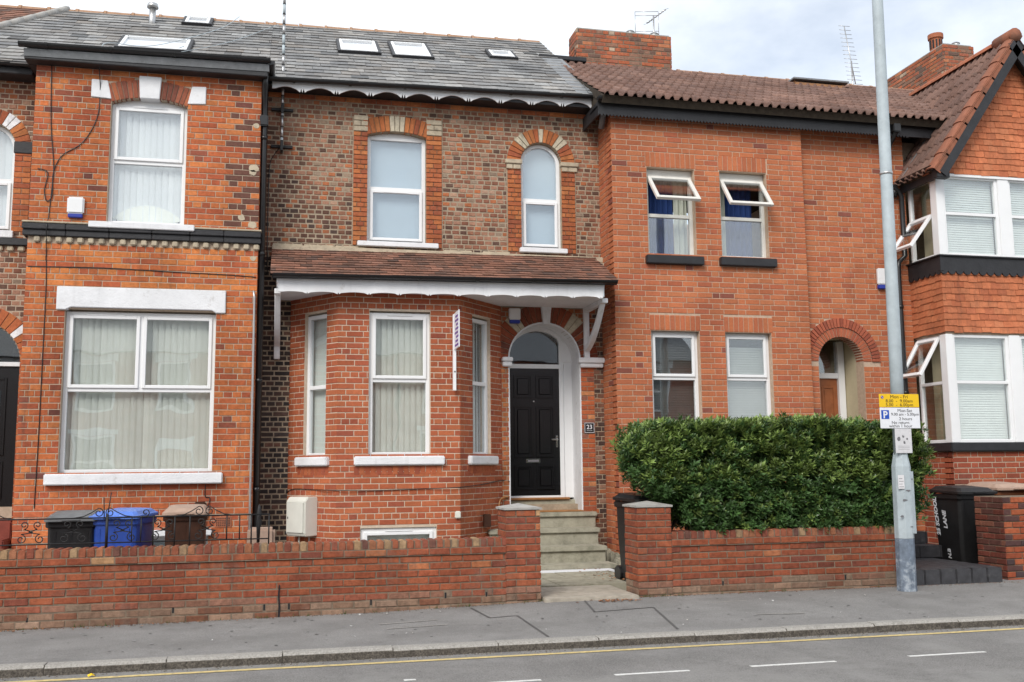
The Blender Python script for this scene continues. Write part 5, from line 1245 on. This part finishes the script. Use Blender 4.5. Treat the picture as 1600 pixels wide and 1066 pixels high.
rw_ = frontwall('right front garden wall of red bricks below the evergreen hedge', 4.36, 7.32, 3.95, 4.36, .715, [(4.98, .08), (6.55, .10)])
# pier of the gabled house
pr = empty('brick_pier', 'stained red brick pier at the right edge beside the brown bin', 'pier', loc=(9.2, -3.6, 0)); W = wallset(pr, 'mortar_grey')
jb = dict(pitch=.0755, L=.228, bond='stretch', joint=.011, rough=True, w=.006, jit=.015); DKP = [(.30, .075, .035, 4), (.36, .1, .045, 3), (.10, .05, .045, 1.6), (.07, .045, .045, 1), (.45, .27, .13, .25)]
W['mb'].wbox(8.905, 11.5, -3.745, -3.22, -.1, 1.03); W['br'] += lay(front(-3.75), 8.90, 11.5, -.05, 1.03, [], DKP, **jb); W['br'] += lay(Fr((8.90, -3.22, 0), (0, -1, 0)), 0, .53, -.05, 1.03, [], [(.17, .05, .035, 3), (.12, .05, .04, 2), (.22, .09, .06, 1)], **jb)
w = W['mb'].build('pier_body', 'mortar_grey', pr); w.location = -Vector(pr.location); emit(W['br'], 'brick', 'brickwork', 'brick', w)

# scroll railing on the left wall
rl = empty('iron_railing', 'low black wrought iron scroll railing on top of the left wall', 'railing', loc=(-1.5, -3.8, .70))
def rail(name, pts, r=.007, n=5):
    m = MB(); m.tube(pts, r, n); return placed(m.build(name, 'iron', None), rl)
YR = -3.79
rail('top_rail', [(-6, YR, .985), (-.12, YR, .998)], .008); rail('bottom_rail', [(-6, YR, .735), (-.12, YR, .745)], .007)
for x in (-5.2, -4.4, -3.5, -1.73, -1.28, -1.07, -.92, -.30, -.12):
    rail('upright', [(x, YR, .69), (x, YR, 1.0 + (.03 if x == -1.73 else 0))], .016 if x == -1.73 else .008)
for x in (-1.49, -1.40, -.55, -.42, -3.0, -2.85): rail('upright', [(x, YR, .74), (x, YR, .99)], .007)
def scroll(cx, cz, r, a0, turns, s=1):
    pts = []; n = int(16 * turns)
    for k in range(n + 1):
        t = k / n; a = a0 + s * t * turns * 2 * math.pi; q = r * (1 - .72 * t); pts.append((cx + q * math.cos(a), YR, cz + q * math.sin(a)))
    return pts
def motif(x):
    for s in (-1, 1):
        p = scroll(x + s * .062, .935, .040, -math.pi / 2, 1.25, -s); q = scroll(x + s * .088, .795, .048, math.pi / 2 , 1.25, s)
        rail('scroll', [(x - s * .02, YR, .86)] + p, .0055); rail('scroll', [(x - s * .02, YR, .86)] + q, .0055)
for x in (-2.45, -2.05, -1.58, -1.18, -.75, -3.3, -3.9, -4.7): motif(x)
def crest(x):
    for s in (-1, 1): rail('crest_scroll', [(x + s * .30, YR, .995), (x + s * .20, YR, 1.01), (x + s * .12, YR, 1.05)] + scroll(x + s * .055, 1.045, .048, math.pi * (.5), 1.2, s), .0055)
for x in (-1.76, -.78, -2.9): crest(x)
rail('crest_scroll', [(-1.55, YR, .995), (-1.45, YR, 1.0)] + scroll(-1.36, 1.04, .04, -math.pi / 2, 1.2, 1), .0055)
rail('finial', [(-1.76, YR, 1.0), (-1.77, YR, 1.2)], .006); rail('finial', [(-1.73, YR, 1.0), (-1.70, YR, 1.25)], .006)
m = MB(); m.tube([(-.23, -3.70, .70), (-.23, -3.70, .86), (-.22, -3.7, .92), (-.23, -3.7, .96), (-.22, -3.7, 1.0), (-.225, -3.7, 1.06), (-.225, -3.7, 1.10)], [.016, .022, .034, .02, .03, .018, .006], 7); placed(m.build('gate_finial', 'iron', None), rl)
# low stub of brick behind the railing end
sb = simple('stub_pier', 'bin_lid_tan', None, (-.36, -.06, -3.2, -2.9, -.06, .82), bevel=.03); tag(sb, 'low weathered terracotta stub pier behind the end of the iron railing', 'pier')

# ================================================================== BINS
def bin_(label, loc, body, lid, w=.56, d=.68, h=1.0, rz=0., lidopen=0., write=False):
    b = empty('wheelie_bin', label, 'bin', 'wheeled refuse bins in the front gardens', loc=loc); b.rotation_euler = (0, 0, rz)
    m = MB(); bw, bd = w * .40, d * .38; tw, td = w * .475, d * .47
    lv = [(.03, bw * .9, bd * .9), (.05, bw, bd), (.60, bw + (tw - bw) * .62, bd + (td - bd) * .62), (h - .12, tw - .012, td - .012), (h - .115, tw + .012, td + .012), (h - .05, tw + .014, td + .014)]
    V = []
    for z, a, c in lv:
        k = .035
        V += [(-a + k, -c, z), (a - k, -c, z), (a, -c + k, z), (a, c - k, z), (a - k, c, z), (-a + k, c, z), (-a, c - k, z), (-a, -c + k, z)]
    F = [tuple(range(8))[::-1], tuple(range(len(V) - 8, len(V)))]
    for i in range(len(lv) - 1):
        for k in range(8): F.append((i * 8 + k, i * 8 + (k + 1) % 8, i * 8 + 8 + (k + 1) % 8, i * 8 + 8 + k))
    m.add(V, F); bo = m.build('bin_body', body, b, bevel=.006)
    m = MB()      # ribs on the front and sides
    for x in (-.5, 0, .5): m.add([(x * w * .55 - .012, -d * .385, .12), (x * w * .55 + .012, -d * .385, .12), (x * w * .62 + .012, -d * .462, h - .16), (x * w * .62 - .012, -d * .462, h - .16), (x * w * .55 - .012, -d * .36, .12), (x * w * .55 + .012, -d * .36, .12), (x * w * .62 + .012, -d * .44, h - .16), (x * w * .62 - .012, -d * .44, h - .16)], [(0, 1, 2, 3), (0, 3, 7, 4), (1, 5, 6, 2), (3, 2, 6, 7), (0, 4, 5, 1)])
    m.build('rib', body, bo)
    # lid: domed with a step, hinged at the back
    m = MB(); a, c = w * .52, d * .52; z = h - .05
    L = [(0, a, c), (.035, a, c), (.045, a * .93, c * .93), (.085, a * .80, c * .78), (.095, a * .5, c * .5)]; V = []
    for dz, p, q in L:
        k = .04; q0 = -q - (.03 if dz < .04 else 0)
        V += [(-p + k, q0, z + dz), (p - k, q0, z + dz), (p, q0 + k, z + dz), (p, q - k, z + dz + .02), (p - k, q, z + dz + .02), (-p + k, q, z + dz + .02), (-p, q - k, z + dz + .02), (-p, q0 + k, z + dz)]
    F = [tuple(range(8))[::-1], tuple(range(len(V) - 8, len(V)))]
    for i in range(len(L) - 1):
        for k in range(8): F.append((i * 8 + k, i * 8 + (k + 1) % 8, i * 8 + 8 + (k + 1) % 8, i * 8 + 8 + k))
    m.add(V, F); ld = m.build('lid', lid, b, bevel=.006)
    m = MB(); m.wbox(-.10, .10, -c - .055, -c + .01, z + .012, z + .028); m.build('lid_grip', lid, ld, bevel=.006)
    m = MB(); m.tube([(-w * .40, d * .55, h - .03), (w * .40, d * .55, h - .03)], .016, 8); m.build('handle', body, b)
    for s in (-1, 1):
        m = MB(); m.wbox(s * w * .36 - .02, s * w * .36 + .02, d * .44, d * .57, h - .07, h - .01); m.build('hinge', body, b, bevel=.005)
        m = MB(); m.tube([(s * w * .34, d * .42, .10), (s * w * .46, d * .42, .10)], .10, 14, smooth=False); m.build('wheel', 'black_plastic', b, bevel=.008)
    return b
bin_('black wheelie bin with a grey lid, left of the blue bin', (-2.40, -1.85, -.06), 'bin_black', 'bin_lid_grey', h=1.0, rz=R(4))
bin_('blue wheelie bin behind the iron railing', (-1.83, -1.9, -.06), 'bin_blue', 'bin_lid_blue', h=1.02, rz=R(-14))
bin_('dark brown wheelie bin with a faded tan lid, right of the blue bin', (-1.12, -1.9, -.06), 'bin_brown', 'bin_lid_tan', w=.50, h=1.05, rz=R(2))
b1 = bin_('black wheelie bin tucked behind the capped pillar by the steps', (4.47, -2.75, .02), 'bin_black', 'bin_black', h=1.05, rz=R(6))
b2 = bin_('black wheelie bin with white hand-painted address on its side', (9.26, -2.50, .05), 'bin_black', 'bin_black', w=.60, d=.66, h=1.04)
tl = math.atan(.09 / .9)
fs = Fr((-.262, 0, .0), (0, 0, 1), (0, 1, 0)) 
f4 = Fr((-.250, .0, .06), (-.075, 0, 1), (0, 1, 0))
for s_, (a, c, sz) in (('25 SCHOOL', (.36, -.19, .098)), ('LANE', (.46, -.02, .10)), ('N.B', (.05, -.03, .085))):
    f5 = Fr((-.250, 0, .06), (-.083, 0, 1), (0, 1, 0))
    if f5.w.x > 0: f5 = Fr((-.250, 0, .06), (-.083, 0, 1), (0, -1, 0))
    # letters climb the side of the bin
    text(s_, sz, f5, a, .13 if s_ == '25 SCHOOL' else -.04, .004, 'sign_white', b2, name='painted_address', align='LEFT', bold=.004, shear=.15)
f6 = Fr((0, -.318, 0), (1, 0, 0), (0, -.09, 1)); m = MB(); m.box(f6, -.06, .07, .585, .592, -.0, .006); m.prism(f6, [(-.06, .61), (-.015, .61), (-.015, .635), (-.037, .655), (-.06, .635)], .0, .006); m.box(f6, .0, .07, .612, .630, .0, .006); m.build('bin_print', 'paper', b2)
b3 = bin_('rust-brown wheelie bin between the black bin and the brick pier', (9.98, -2.35, .05), 'bin_rust', 'bin_lid_tan', w=.62, d=.74, h=1.08)
b4 = bin_('brown wheelie bin with pinkish lid behind the pier at the right edge', (10.42, -2.95, .02), 'bin_rust', 'bin_lid_tan', w=.62, d=.6, h=1.10, rz=R(-5))
# leaning timber post and drain by the steps
ps = simple('timber_post', 'step_stone', None, (4.74, 4.80, -1.35, -1.29, -.03, 1.05), bevel=.006); tag(ps, 'thin weathered timber post standing beside the stone steps', 'post')

# ================================================================== DARK STEPS AT RIGHT
ds = empty('tiled_steps', 'dark blue brick platform and steps climbing behind the lamp post', 'steps', loc=(8.1, -3.0, 0))
m = MB(); m.wbox(7.40, 8.70, -3.86, -2.5, -.1, .172); placed(m.build('platform', 'mortar_grey', None), ds)
x = 7.40
while x < 8.7:
    e = min(x + .218, 8.72); placed(simple('edge_brick', 'dark_blue_brick', None, (x + .003, e - .003, -3.90, -3.80, -.02, .18), bevel=.01), ds); x += .218
for j in range(12):
    x = 7.40 - (.11 if j % 2 else 0)
    while x < 8.72:
        a, e = max(x, 7.40), min(x + .218, 8.72)
        if e - a > .03: placed(simple('paving_brick', 'dark_blue_brick', None, (a + .003, e - .003, -3.795 + j * .108, -3.692 + j * .108, .165, .182 + rng.uniform(-.002, .002)), bevel=.003), ds)
        x += .218
for i in range(5):
    y0 = -2.55 + i * .30; z1 = .35 + i * .165
    x = 7.55
    while x < 8.84:
        e = min(x + .32, 8.86); placed(simple('step_brick', 'dark_blue_brick', None, (x + .003, e - .003, y0, y0 + .33, z1 - .165, z1), bevel=.008), ds); x += .32
placed(simple('step_core', 'mortar_grey', None, (7.56, 8.85, -2.2, -.5, -.1, .34), (7.56, 8.85, -1.6, -.5, .34, .67), (7.56, 8.85, -1.02, -.5, .66, .98)), ds)

# ================================================================== LAMP POST WITH SIGNS
LX, LY = 7.135, -4.24
lp = empty('lamp_post', 'pale blue grey steel lamp post with parking signs on the pavement', 'lamp post', loc=(LX, LY, -.01))
def oct_(levels, n=8, tilt=.0):
    m = MB(); V = []; F = []
    for z, r, dx in levels:
        V += [(dx + r * math.cos(2 * math.pi * (k + .5) / n), r * math.sin(2 * math.pi * (k + .5) / n), z) for k in range(n)]
    for i in range(len(levels) - 1):
        for k in range(n): F.append((i * n + k, i * n + (k + 1) % n, (i + 1) * n + (k + 1) % n, (i + 1) * n + k))
    F += [tuple(range(n))[::-1], tuple(range(len(V) - n, len(V)))]; m.add(V, F); return m
tx = lambda z: .010 * z
oct_([(0, .116, 0), (.05, .113, 0), (.60, .111, tx(.6))]).build('base_band', 'galv_band', lp, bevel=.004)
bs = oct_([(.602, .111, tx(.6)), (1.44, .109, tx(1.44)), (1.58, .082, tx(1.58)), (1.60, .082, tx(1.6))]).build('base_column', 'galv', lp, bevel=.004)
m = MB(); pts = [(tx(z), 0, z) for z in (1.58, 3, 5, 7, 8.6)]; m.tube(pts, [.078, .076, .072, .068, .062], 16); sh = m.build('shaft', 'galv', lp)
m = MB(); m.tube([(tx(8.55), 0, 8.5), (tx(8.6), -.05, 8.75), (tx(8.6), -.5, 8.95), (tx(8.6), -1.0, 9.0)], .03, 8); arm = m.build('arm', 'galv', lp)
m = MB(); m.tube([(.08, -.95, 9.02), (.08, -1.15, 9.03), (.08, -1.5, 9.04), (.08, -1.65, 9.04)], [.05, .13, .12, .04], 10); m.build('lantern', 'galv', lp)
m = MB(); m.tube([(tx(5.02), 0, 5.0), (tx(5.02), 0, 5.03)], .079, 16); m.build('band_clamp', 'steel', lp)
FLP = front(-.088)
def post_part(name, mat, u0, u1, v0, v1, w0, w1, parent=lp, bevel=.003): m = MB(); m.box(FLP, u0, u1, v0, v1, w0, w1); return m.build(name, mat, parent, bevel=bevel)
sx0, sx1 = -.285, .245
ys_ = post_part('loading_sign', 'sign_yellow', sx0, sx1, 2.135, 2.29, .0, .006); post_part('sign_edge', 'ink', sx0 + .004, sx1 - .004, 2.139, 2.286, -.004, -.0005, ys_)
text('Mon - Fri', .055, FLP, -.02, 2.240, .0065, 'ink', ys_, sx=1.15); text('8.00  -  9.00am', .052, FLP, -.02, 2.192, .0065, 'ink', ys_, sx=1.15); text('5.00  -  6.00pm', .052, FLP, -.02, 2.146, .0065, 'ink', ys_, sx=1.15)
m = MB(); C_ = (-.245, 2.252); m.prism(FLP, [(C_[0] + .019 * math.cos(k * .524), C_[1] + .019 * math.sin(k * .524)) for k in range(12)], .006, .0075); m.build('no_loading_symbol', 'purple', ys_)
m = MB(); f2 = FLP.sub(*C_, .0076); m.prism(FLP, [(C_[0] - .013, C_[1] + .010), (C_[0] - .010, C_[1] + .013), (C_[0] + .013, C_[1] - .010), (C_[0] + .010, C_[1] - .013)], .0076, .0084); m.build('symbol_bar', 'sign_white', ys_)
ws_ = post_part('parking_sign', 'sign_white', sx0, sx1, 1.885, 2.130, .0, .006); post_part('sign_edge', 'ink', sx0 + .004, sx1 - .004, 1.889, 2.126, -.004, -.0005, ws_)
bp_ = post_part('parking_square', 'sign_blue', -.268, -.165, 1.995, 2.10, .006, .0072, ws_, 0); text('P', .115, FLP, -.2165, 2.007, .0076, 'sign_white', ws_, bold=.003)
for s_, u, v, z in (('Mon-Sat', .045, 2.078, .052), ('9.00 am - 5.00pm', .045, 2.036, .047), ('2 hours', .05, 1.982, .05), ('No return', -.02, 1.937, .05), ('within 1 hour', -.02, 1.897, .05)): text(s_, z, FLP, u, v, .0065, 'ink', ws_, sx=1.12)
ns_ = post_part('notice', 'paper', -.105, .115, 1.595, 1.882, .006, .010)
for a, b in (((-.055, 1.76), .028), ((.0, 1.79), .018), ((.055, 1.76), .016), ((.012, 1.72), .022)):
    m = MB(); m.prism(FLP, [(a[0] + b * rng.uniform(.5, 1.2) * math.cos(k * 1.047), a[1] + b * rng.uniform(.6, 1.2) * math.sin(k * 1.047)) for k in range(6)], .010, .0108); m.build('notice_print', 'ink_grey', ns_)
for k in range(3): post_part('notice_print', 'ink_grey', -.07, .08, 1.675 - k * .018, 1.678 - k * .018, .010, .0108, ns_, 0)
m = MB(); f7 = Fr((tx(1.2) - .058, -.1035, 0), (.924, -.383, 0)); m.box(f7, -.05, .02, 1.18, 1.34, .0, .003); st = m.build('sticker', 'paper', lp)
m = MB()
for k in range(4): m.box(f7, -.04, .012 - .012 * (k % 2), 1.20 + k * .032, 1.206 + k * .032, .003, .0036)
m.build('sticker_print', 'ink_grey', st)
ad = MB(); f8 = Fr((tx(1.0) + .079, -.0835, 0), (.924, .383, 0)); ad.box(f8, -.035, .035, .66, 1.38, -.004, .004); ad = ad.build('access_door', 'galv', lp, bevel=.002)
ad2 = MB(); ad2.box(f8, -.008, .008, 1.28, 1.30, .003, .007); ad2.build('door_lock', 'ink_grey', ad)
for (a, b, c) in ((-.03, 1.05, .04), (.02, 1.16, .03), (-.075, .86, .03), (.04, .74, .02)):
    q = MB(); q.prism(front(-.1035), [(a + c * rng.uniform(.4, 1.2) * math.cos(k), b + c * .6 * rng.uniform(.3, 1.) * math.sin(k)) for k in range(6)], 0, .0025); q.build('tape_scrap', 'ink_grey', lp)
for a in (2.22, 2.0): post_part('sign_clip', 'steel', -.05, .05, a - .012, a + .012, -.012, -.004)

# ================================================================== HEDGE
hd = empty('hedge', 'clipped glossy evergreen hedge above the right front wall', 'hedge', loc=(6.0, -3.1, 0))
def hedge(seed, x0, x1, y0, y1, z0, z1, shoots, core=True):
    r = np.random.default_rng(seed); mb = MB(); V = []; F = []; C = []
    def inside(x, y, z):
        # bulging box with uneven skin
        bx = (x - (x0 + x1) / 2) / ((x1 - x0) / 2); by = (y - (y0 + y1) / 2) / ((y1 - y0) / 2); bz = (z - (z0 + z1) / 2) / ((z1 - z0) / 2)
        nn = .10 * math.sin(x * 3.1 + z * 2.3) + .07 * math.sin(x * 7.7 - z * 5.1 + y * 4) + .05 * math.sin(z * 11 + x * 13)
        if bx < 0: bx *= 1. - .04 * (bz > .1) + .34 * max(0, -bz)
        return max(abs(bx) ** 1.0, abs(by), abs(bz) * .985) + nn * .35 + .10 * (abs(bx) ** 6 * abs(bz) ** 4)
    P = []; Q = []; tries = 0
    while len(P) < shoots and tries < shoots * 14:
        tries += 1
        x = r.uniform(x0 - .12, x1 + .12); y = r.uniform(y0 - .12, y1 + .1); z = r.uniform(z0 - .05, z1 + .1); q = inside(x, y, z)
        if q > (1.03 if r.random() < .93 else 1.10) or q < .35: continue
        if q < .8 and r.random() < .5: continue
        if q > .84 and mnoise.noise(Vector((x * 4.2, y * 4.2, z * 4.2 + seed))) < -.36: continue
        if y > (y0 + y1) / 2 + .2 and r.random() < .75: continue
        P.append((x, y, z)); Q.append(q)
    p = np.array(P); q = np.array(Q); n = len(p); c0 = np.array([(x0 + x1) / 2, (y0 + y1) / 2, (z0 + z1) / 2 - .15]); c = np.repeat(c0[None], n, 0)
    c[:, 0] += np.clip(p[:, 0] - c0[0], -(x1 - x0) / 2 + .5, (x1 - x0) / 2 - .5) if x1 - x0 > 1.2 else 0
    un = lambda a: a / (np.linalg.norm(a, axis=-1, keepdims=True) + 1e-7)
    ax = un(un(p - c) * .55 + np.stack([r.normal(0, .35, n), r.normal(-.15, .3, n), .75 + r.normal(0, .25, n)], 1))
    t1 = un(np.cross(ax, np.array([.3, .9, .1]))); t2 = np.cross(ax, t1)
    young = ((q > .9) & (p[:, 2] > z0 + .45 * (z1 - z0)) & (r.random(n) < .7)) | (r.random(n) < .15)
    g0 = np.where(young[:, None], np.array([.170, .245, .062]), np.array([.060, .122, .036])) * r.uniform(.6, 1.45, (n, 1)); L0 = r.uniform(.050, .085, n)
    NL = 10; VV = []; CC = []
    for k in range(NL):
        a = k * 2.4 + r.uniform(-.3, .3, n); el = .3 + .8 * (1 - k / NL) + r.normal(0, .12, n)
        d = ax * np.cos(el)[:, None] + (t1 * np.cos(a)[:, None] + t2 * np.sin(a)[:, None]) * np.sin(el)[:, None]; o = p - ax * (.06 * (1 - k / NL)) + d * .008
        s = un(np.cross(d, ax)); nrm = np.cross(s, d); l = (L0 * r.uniform(.8, 1.25, n))[:, None]; wd = l * r.uniform(.16, .22, (n, 1))
        VV.append(np.stack([o, o + d * l * .45 + s * wd + nrm * wd * .35, o + d * l * .5, o + d * l * .45 - s * wd + nrm * wd * .35, o + d * l - nrm * l * .12], 1).reshape(-1, 3))
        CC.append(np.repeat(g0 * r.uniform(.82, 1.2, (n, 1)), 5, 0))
    VV = np.concatenate(VV); CC = np.concatenate(CC); F = []
    for b in range(0, len(VV), 5): F += [(b, b + 1, b + 2), (b + 1, b + 4, b + 2), (b, b + 2, b + 3), (b + 2, b + 4, b + 3)]
    mb.v = VV.tolist(); mb.f = F; mb.c = [tuple(q_) for q_ in CC.tolist()]; mb.smooth = [False] * len(F)
    return mb
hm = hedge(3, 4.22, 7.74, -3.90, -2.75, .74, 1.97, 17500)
# stray sprays reaching out at the left end
h2 = hedge(5, 3.97, 4.6, -3.7, -3.1, 1.32, 1.82, 420); b = len(hm.v); hm.v += h2.v; hm.f += [tuple(i + b for i in f) for f in h2.f]; hm.c += h2.c; hm.smooth += h2.smooth
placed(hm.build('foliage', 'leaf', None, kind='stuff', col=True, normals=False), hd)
m = MB(); r_ = random.Random(9)
for k in range(26):
    x = 4.4 + k * .135; p = [(x, -3.3 + r_.uniform(-.2, .2), -.02)]
    for j in range(1, 5): p.append((x + r_.uniform(-.12, .12) * j, -3.35 + r_.uniform(-.12, .12) * j, .42 * j))
    m.tube(p, [.02, .016, .012, .008, .005], 5)
placed(m.build('stems', 'stem', None), hd)
# a second bush just entering at the right edge
bsh = empty('shrub', 'leafy green shrub cut off by the right edge of the picture', 'shrub', loc=(12.0, -2.2, 0))
placed(hedge(8, 11.45, 12.3, -2.6, -1.9, .9, 1.7, 420).build('foliage', 'leaf', None, kind='stuff', col=True, normals=False), bsh)
m = MB(); m.tube([(11.85, -2.25, -.03), (11.85, -2.25, .6), (11.8, -2.25, 1.2)], [.03, .022, .01], 6); placed(m.build('stem', 'stem', None), bsh)

# ================================================================== LITTER
def litter(name, label, cx, cy, sx, sy, n, cols, size, zf, cat='litter'):
    m = MB()
    for k in range(n):
        x = rng.gauss(cx, sx); y = rng.gauss(cy, sy); z = zf(x, y) + .006; a = rng.uniform(0, 6.28); s = size * rng.uniform(.5, 1.2); c = rng.choice(cols)
        P = [(x + s * math.cos(a + q) * e, y + s * math.sin(a + q) * e * .8, z + rng.uniform(0, .012)) for q, e in ((0, 1), (1.3, .55), (2.4, .6), (3.14, .9), (4.2, .55), (5.2, .5))]
        m.add(P, [tuple(range(6))], c)
    o = m.build(name, 'litter_leaf', None, kind='stuff', col=True, normals=False); return tag(o, label, cat)
DRY = [(.30, .12, .05), (.22, .10, .05), (.38, .19, .09), (.15, .08, .05)]
litter('fallen_leaves', 'small drift of dry brown leaves where the path meets the pavement', 3.62, -4.12, .16, .04, 60, DRY, .030, pz)
litter('fallen_leaves', 'dry leaves scattered along the foot of the left front wall', -1.7, -4.02, .8, .05, 70, DRY, .022, pz)
litter('fallen_leaves', 'dry debris beside the path under the capped right pillar', 4.2, -2.2, .14, .6, 70, DRY + [(.4, .38, .33)], .03, lambda x, y: .05)
litter('paper_scraps', 'tiny pale scraps scattered over the pavement and road', 3.5, -5.0, 3.2, .7, 34, [(.6, .6, .58), (.5, .48, .44)], .016, lambda x, y: pz(x, y) if y > KERB_Y + .13 else (-.04 if y > KERB_Y else -.128))
litter('moss', 'yellow green moss and leaves beside the dark platform', 9.0, -3.1, .16, .16, 160, [(.16, .16, .03), (.24, .20, .05), (.10, .10, .03), (.3, .26, .2)], .02, lambda x, y: .03)
m = MB()
for k in range(150):
    x = rng.uniform(-3.2, 8.5); y = rng.uniform(-5.85, -4.1); s = rng.uniform(.008, .022); z = pz(x, y) + .0045; a0 = rng.uniform(0, 6)
    c = rng.choice([(.08, .078, .075), (.10, .098, .095), (.30, .295, .285), (.26, .255, .25)])
    m.add([(x + s * rng.uniform(.7, 1.1) * math.cos(a0 + q * .9), y + s * rng.uniform(.7, 1.1) * math.sin(a0 + q * .9), z) for q in range(7)], [tuple(range(7))], c)
o = m.build('gum_spots', 'litter_leaf', pav, kind='stuff', col=True, normals=False)
m = MB()
for k in range(1500):
    x = rng.uniform(-3.2, 9); y = KERB_Y - .004 - abs(rng.gauss(0, .05)); s = rng.uniform(.003, .009); z = -.1285; a0 = rng.uniform(0, 6); c = rng.choice([(.22, .2, .17), (.16, .14, .11), (.10, .08, .06), (.3, .28, .24)])
    P = [(x + s * math.cos(a0 + q * 1.57), y + s * math.sin(a0 + q * 1.57), z) for q in range(4)] + [(x, y, z + s * .8)]; m.add(P, [(0, 1, 4), (1, 2, 4), (2, 3, 4), (3, 0, 4)], c)
for k in range(1300):
    x = rng.uniform(-3.4, 8.9)
    if 2.83 < x < 3.93: continue
    y = YW - .02 - abs(rng.gauss(0, .035)); s = rng.uniform(.003, .010); z = pz(x, y) + .002; a0 = rng.uniform(0, 6); c = rng.choice([(.14, .11, .08), (.09, .07, .05), (.2, .17, .14), (.16, .075, .05)])
    P = [(x + s * math.cos(a0 + q * 1.57), y + s * math.sin(a0 + q * 1.57), z) for q in range(4)] + [(x, y, z + s * .8)]; m.add(P, [(0, 1, 4), (1, 2, 4), (2, 3, 4), (3, 0, 4)], c)
tag(m.build('grit', 'litter_leaf', None, kind='stuff', col=True, normals=False), 'fine grit gathered in the gutter and along the wall foot', 'grit')
m = MB()
for k in range(46):
    x = rng.choice([rng.uniform(-3.2, 2.6), rng.uniform(4.0, 7.0), rng.gauss(2.9, .15), rng.gauss(4.0, .2)]); y = YW - .022
    if 2.9 < x < 3.85: continue
    for b in range(rng.randrange(3, 9)):
        a = rng.uniform(-1.2, 1.2); h = rng.uniform(.02, .06); w = .004; p = Vector((x + rng.uniform(-.03, .03), y + rng.uniform(-.02, .0), pz(x, y))); t = p + Vector((math.sin(a) * h * .8, -h * rng.uniform(.1, .7), h * math.cos(a)))
        m.add([p - Vector((w, 0, 0)), p + Vector((w, 0, 0)), t], [(0, 1, 2)], rng.choice([(.07, .11, .03), (.10, .13, .04), (.16, .14, .06)]))
tag(m.build('weeds', 'litter_leaf', None, kind='stuff', col=True, normals=False), 'small weeds growing at the foot of the front walls', 'weeds')
m = MB(); P = [(-1.42 + .03 * math.cos(k), -6.22 + .02 * math.sin(k), -.125 + .012 * (k % 2)) for k in range(6)]; m.add(P + [(-1.42, -6.22, -.10)], [(k, (k + 1) % 6, 6) for k in range(6)]); tag(m.build('wrapper', 'sign_yellow'), 'crumpled yellow wrapper lying in the gutter at left', 'wrapper')
m = MB(); m.wbox(4.94, 5.05, -3.80, -3.70, .715, .765); m.wbox(4.925, 5.065, -3.81, -3.69, .767, .785); tag(m.build('food_tub', 'sign_yellow', bevel=.02), 'pale yellow tub left on the wall under the hedge', 'tub')

# ================================================================== HOUSES OPPOSITE (seen only as reflections)
mk('opp_brick', (.30, .10, .06), .9, .3, 5, .2, 60); mk('opp_pane', (.10, .12, .13), .15, .1, 2, spec=.5)
def opposite(x0, x1, label):
    t = empty('opposite_house', label, 'house', 'houses across the road', loc=((x0 + x1) / 2, -20.5, 0)); L = t.location; y = -20.5
    def put(name, mat, *bx): return placed(simple(name, mat, None, *bx), t)
    put('wall', 'opp_brick', (x0, x1, y - 7, y, -.3, 5.4))
    m = MB(); m.add([(x0 - .05, y + .3, 5.35), (x1 + .05, y + .3, 5.35), (x1 + .05, y - 3.5, 7.7), (x0 - .05, y - 3.5, 7.7), (x0 - .05, y - 7.2, 5.35), (x1 + .05, y - 7.2, 5.35)], [(0, 1, 2, 3), (3, 2, 5, 4), (0, 3, 4), (1, 5, 2), (0, 4, 5, 1)]); placed(m.build('roof', 'slate_att' if False else 'lead', None), t)
    put('chimney', 'opp_brick', (x0 + .1, x0 + 1.3, y - 3.8, y - 3.2, 7.2, 8.8))
    cx = (x0 + x1) / 2
    for a, b, c, d in ((cx - 1.9, cx - .6, .9, 2.6), (cx - 1.8, cx - .7, 3.5, 5.0), (cx + .7, cx + 1.6, 3.5, 5.0)):
        w = put('window', 'upvc', (a - .08, b + .08, y - .02, y + .05, c - .08, d + .08)); put('pane', 'opp_pane', (a, b, y + .04, y + .06, c, (c + d) / 2 - .03), (a, b, y + .04, y + .06, (c + d) / 2 + .03, d)).name = 'pane'
        put('lintel', 'white_masonry', (a - .2, b + .2, y - .02, y + .06, d + .1, d + .32))
    put('front_door', 'wood_door', (cx + .8, cx + 1.7, y - .02, y + .05, 0, 2.1)); put('door_frame', 'upvc', (cx + .7, cx + .79, y - .02, y + .07, 0, 2.6), (cx + 1.71, cx + 1.8, y - .02, y + .07, 0, 2.6), (cx + .79, cx + 1.71, y - .02, y + .07, 2.15, 2.6))
for i, lab in enumerate(('brick house across the road, far left, mirrored in the glass', 'brick house across the road, second from left, mirrored in the glass', 'brick house across the road, third from left, mirrored in the glass', 'brick house across the road, fourth from left, mirrored in the glass', 'brick house across the road, far right, mirrored in the glass')):
    opposite(-13 + i * 5.6, -13 + i * 5.6 + 5.5, lab)
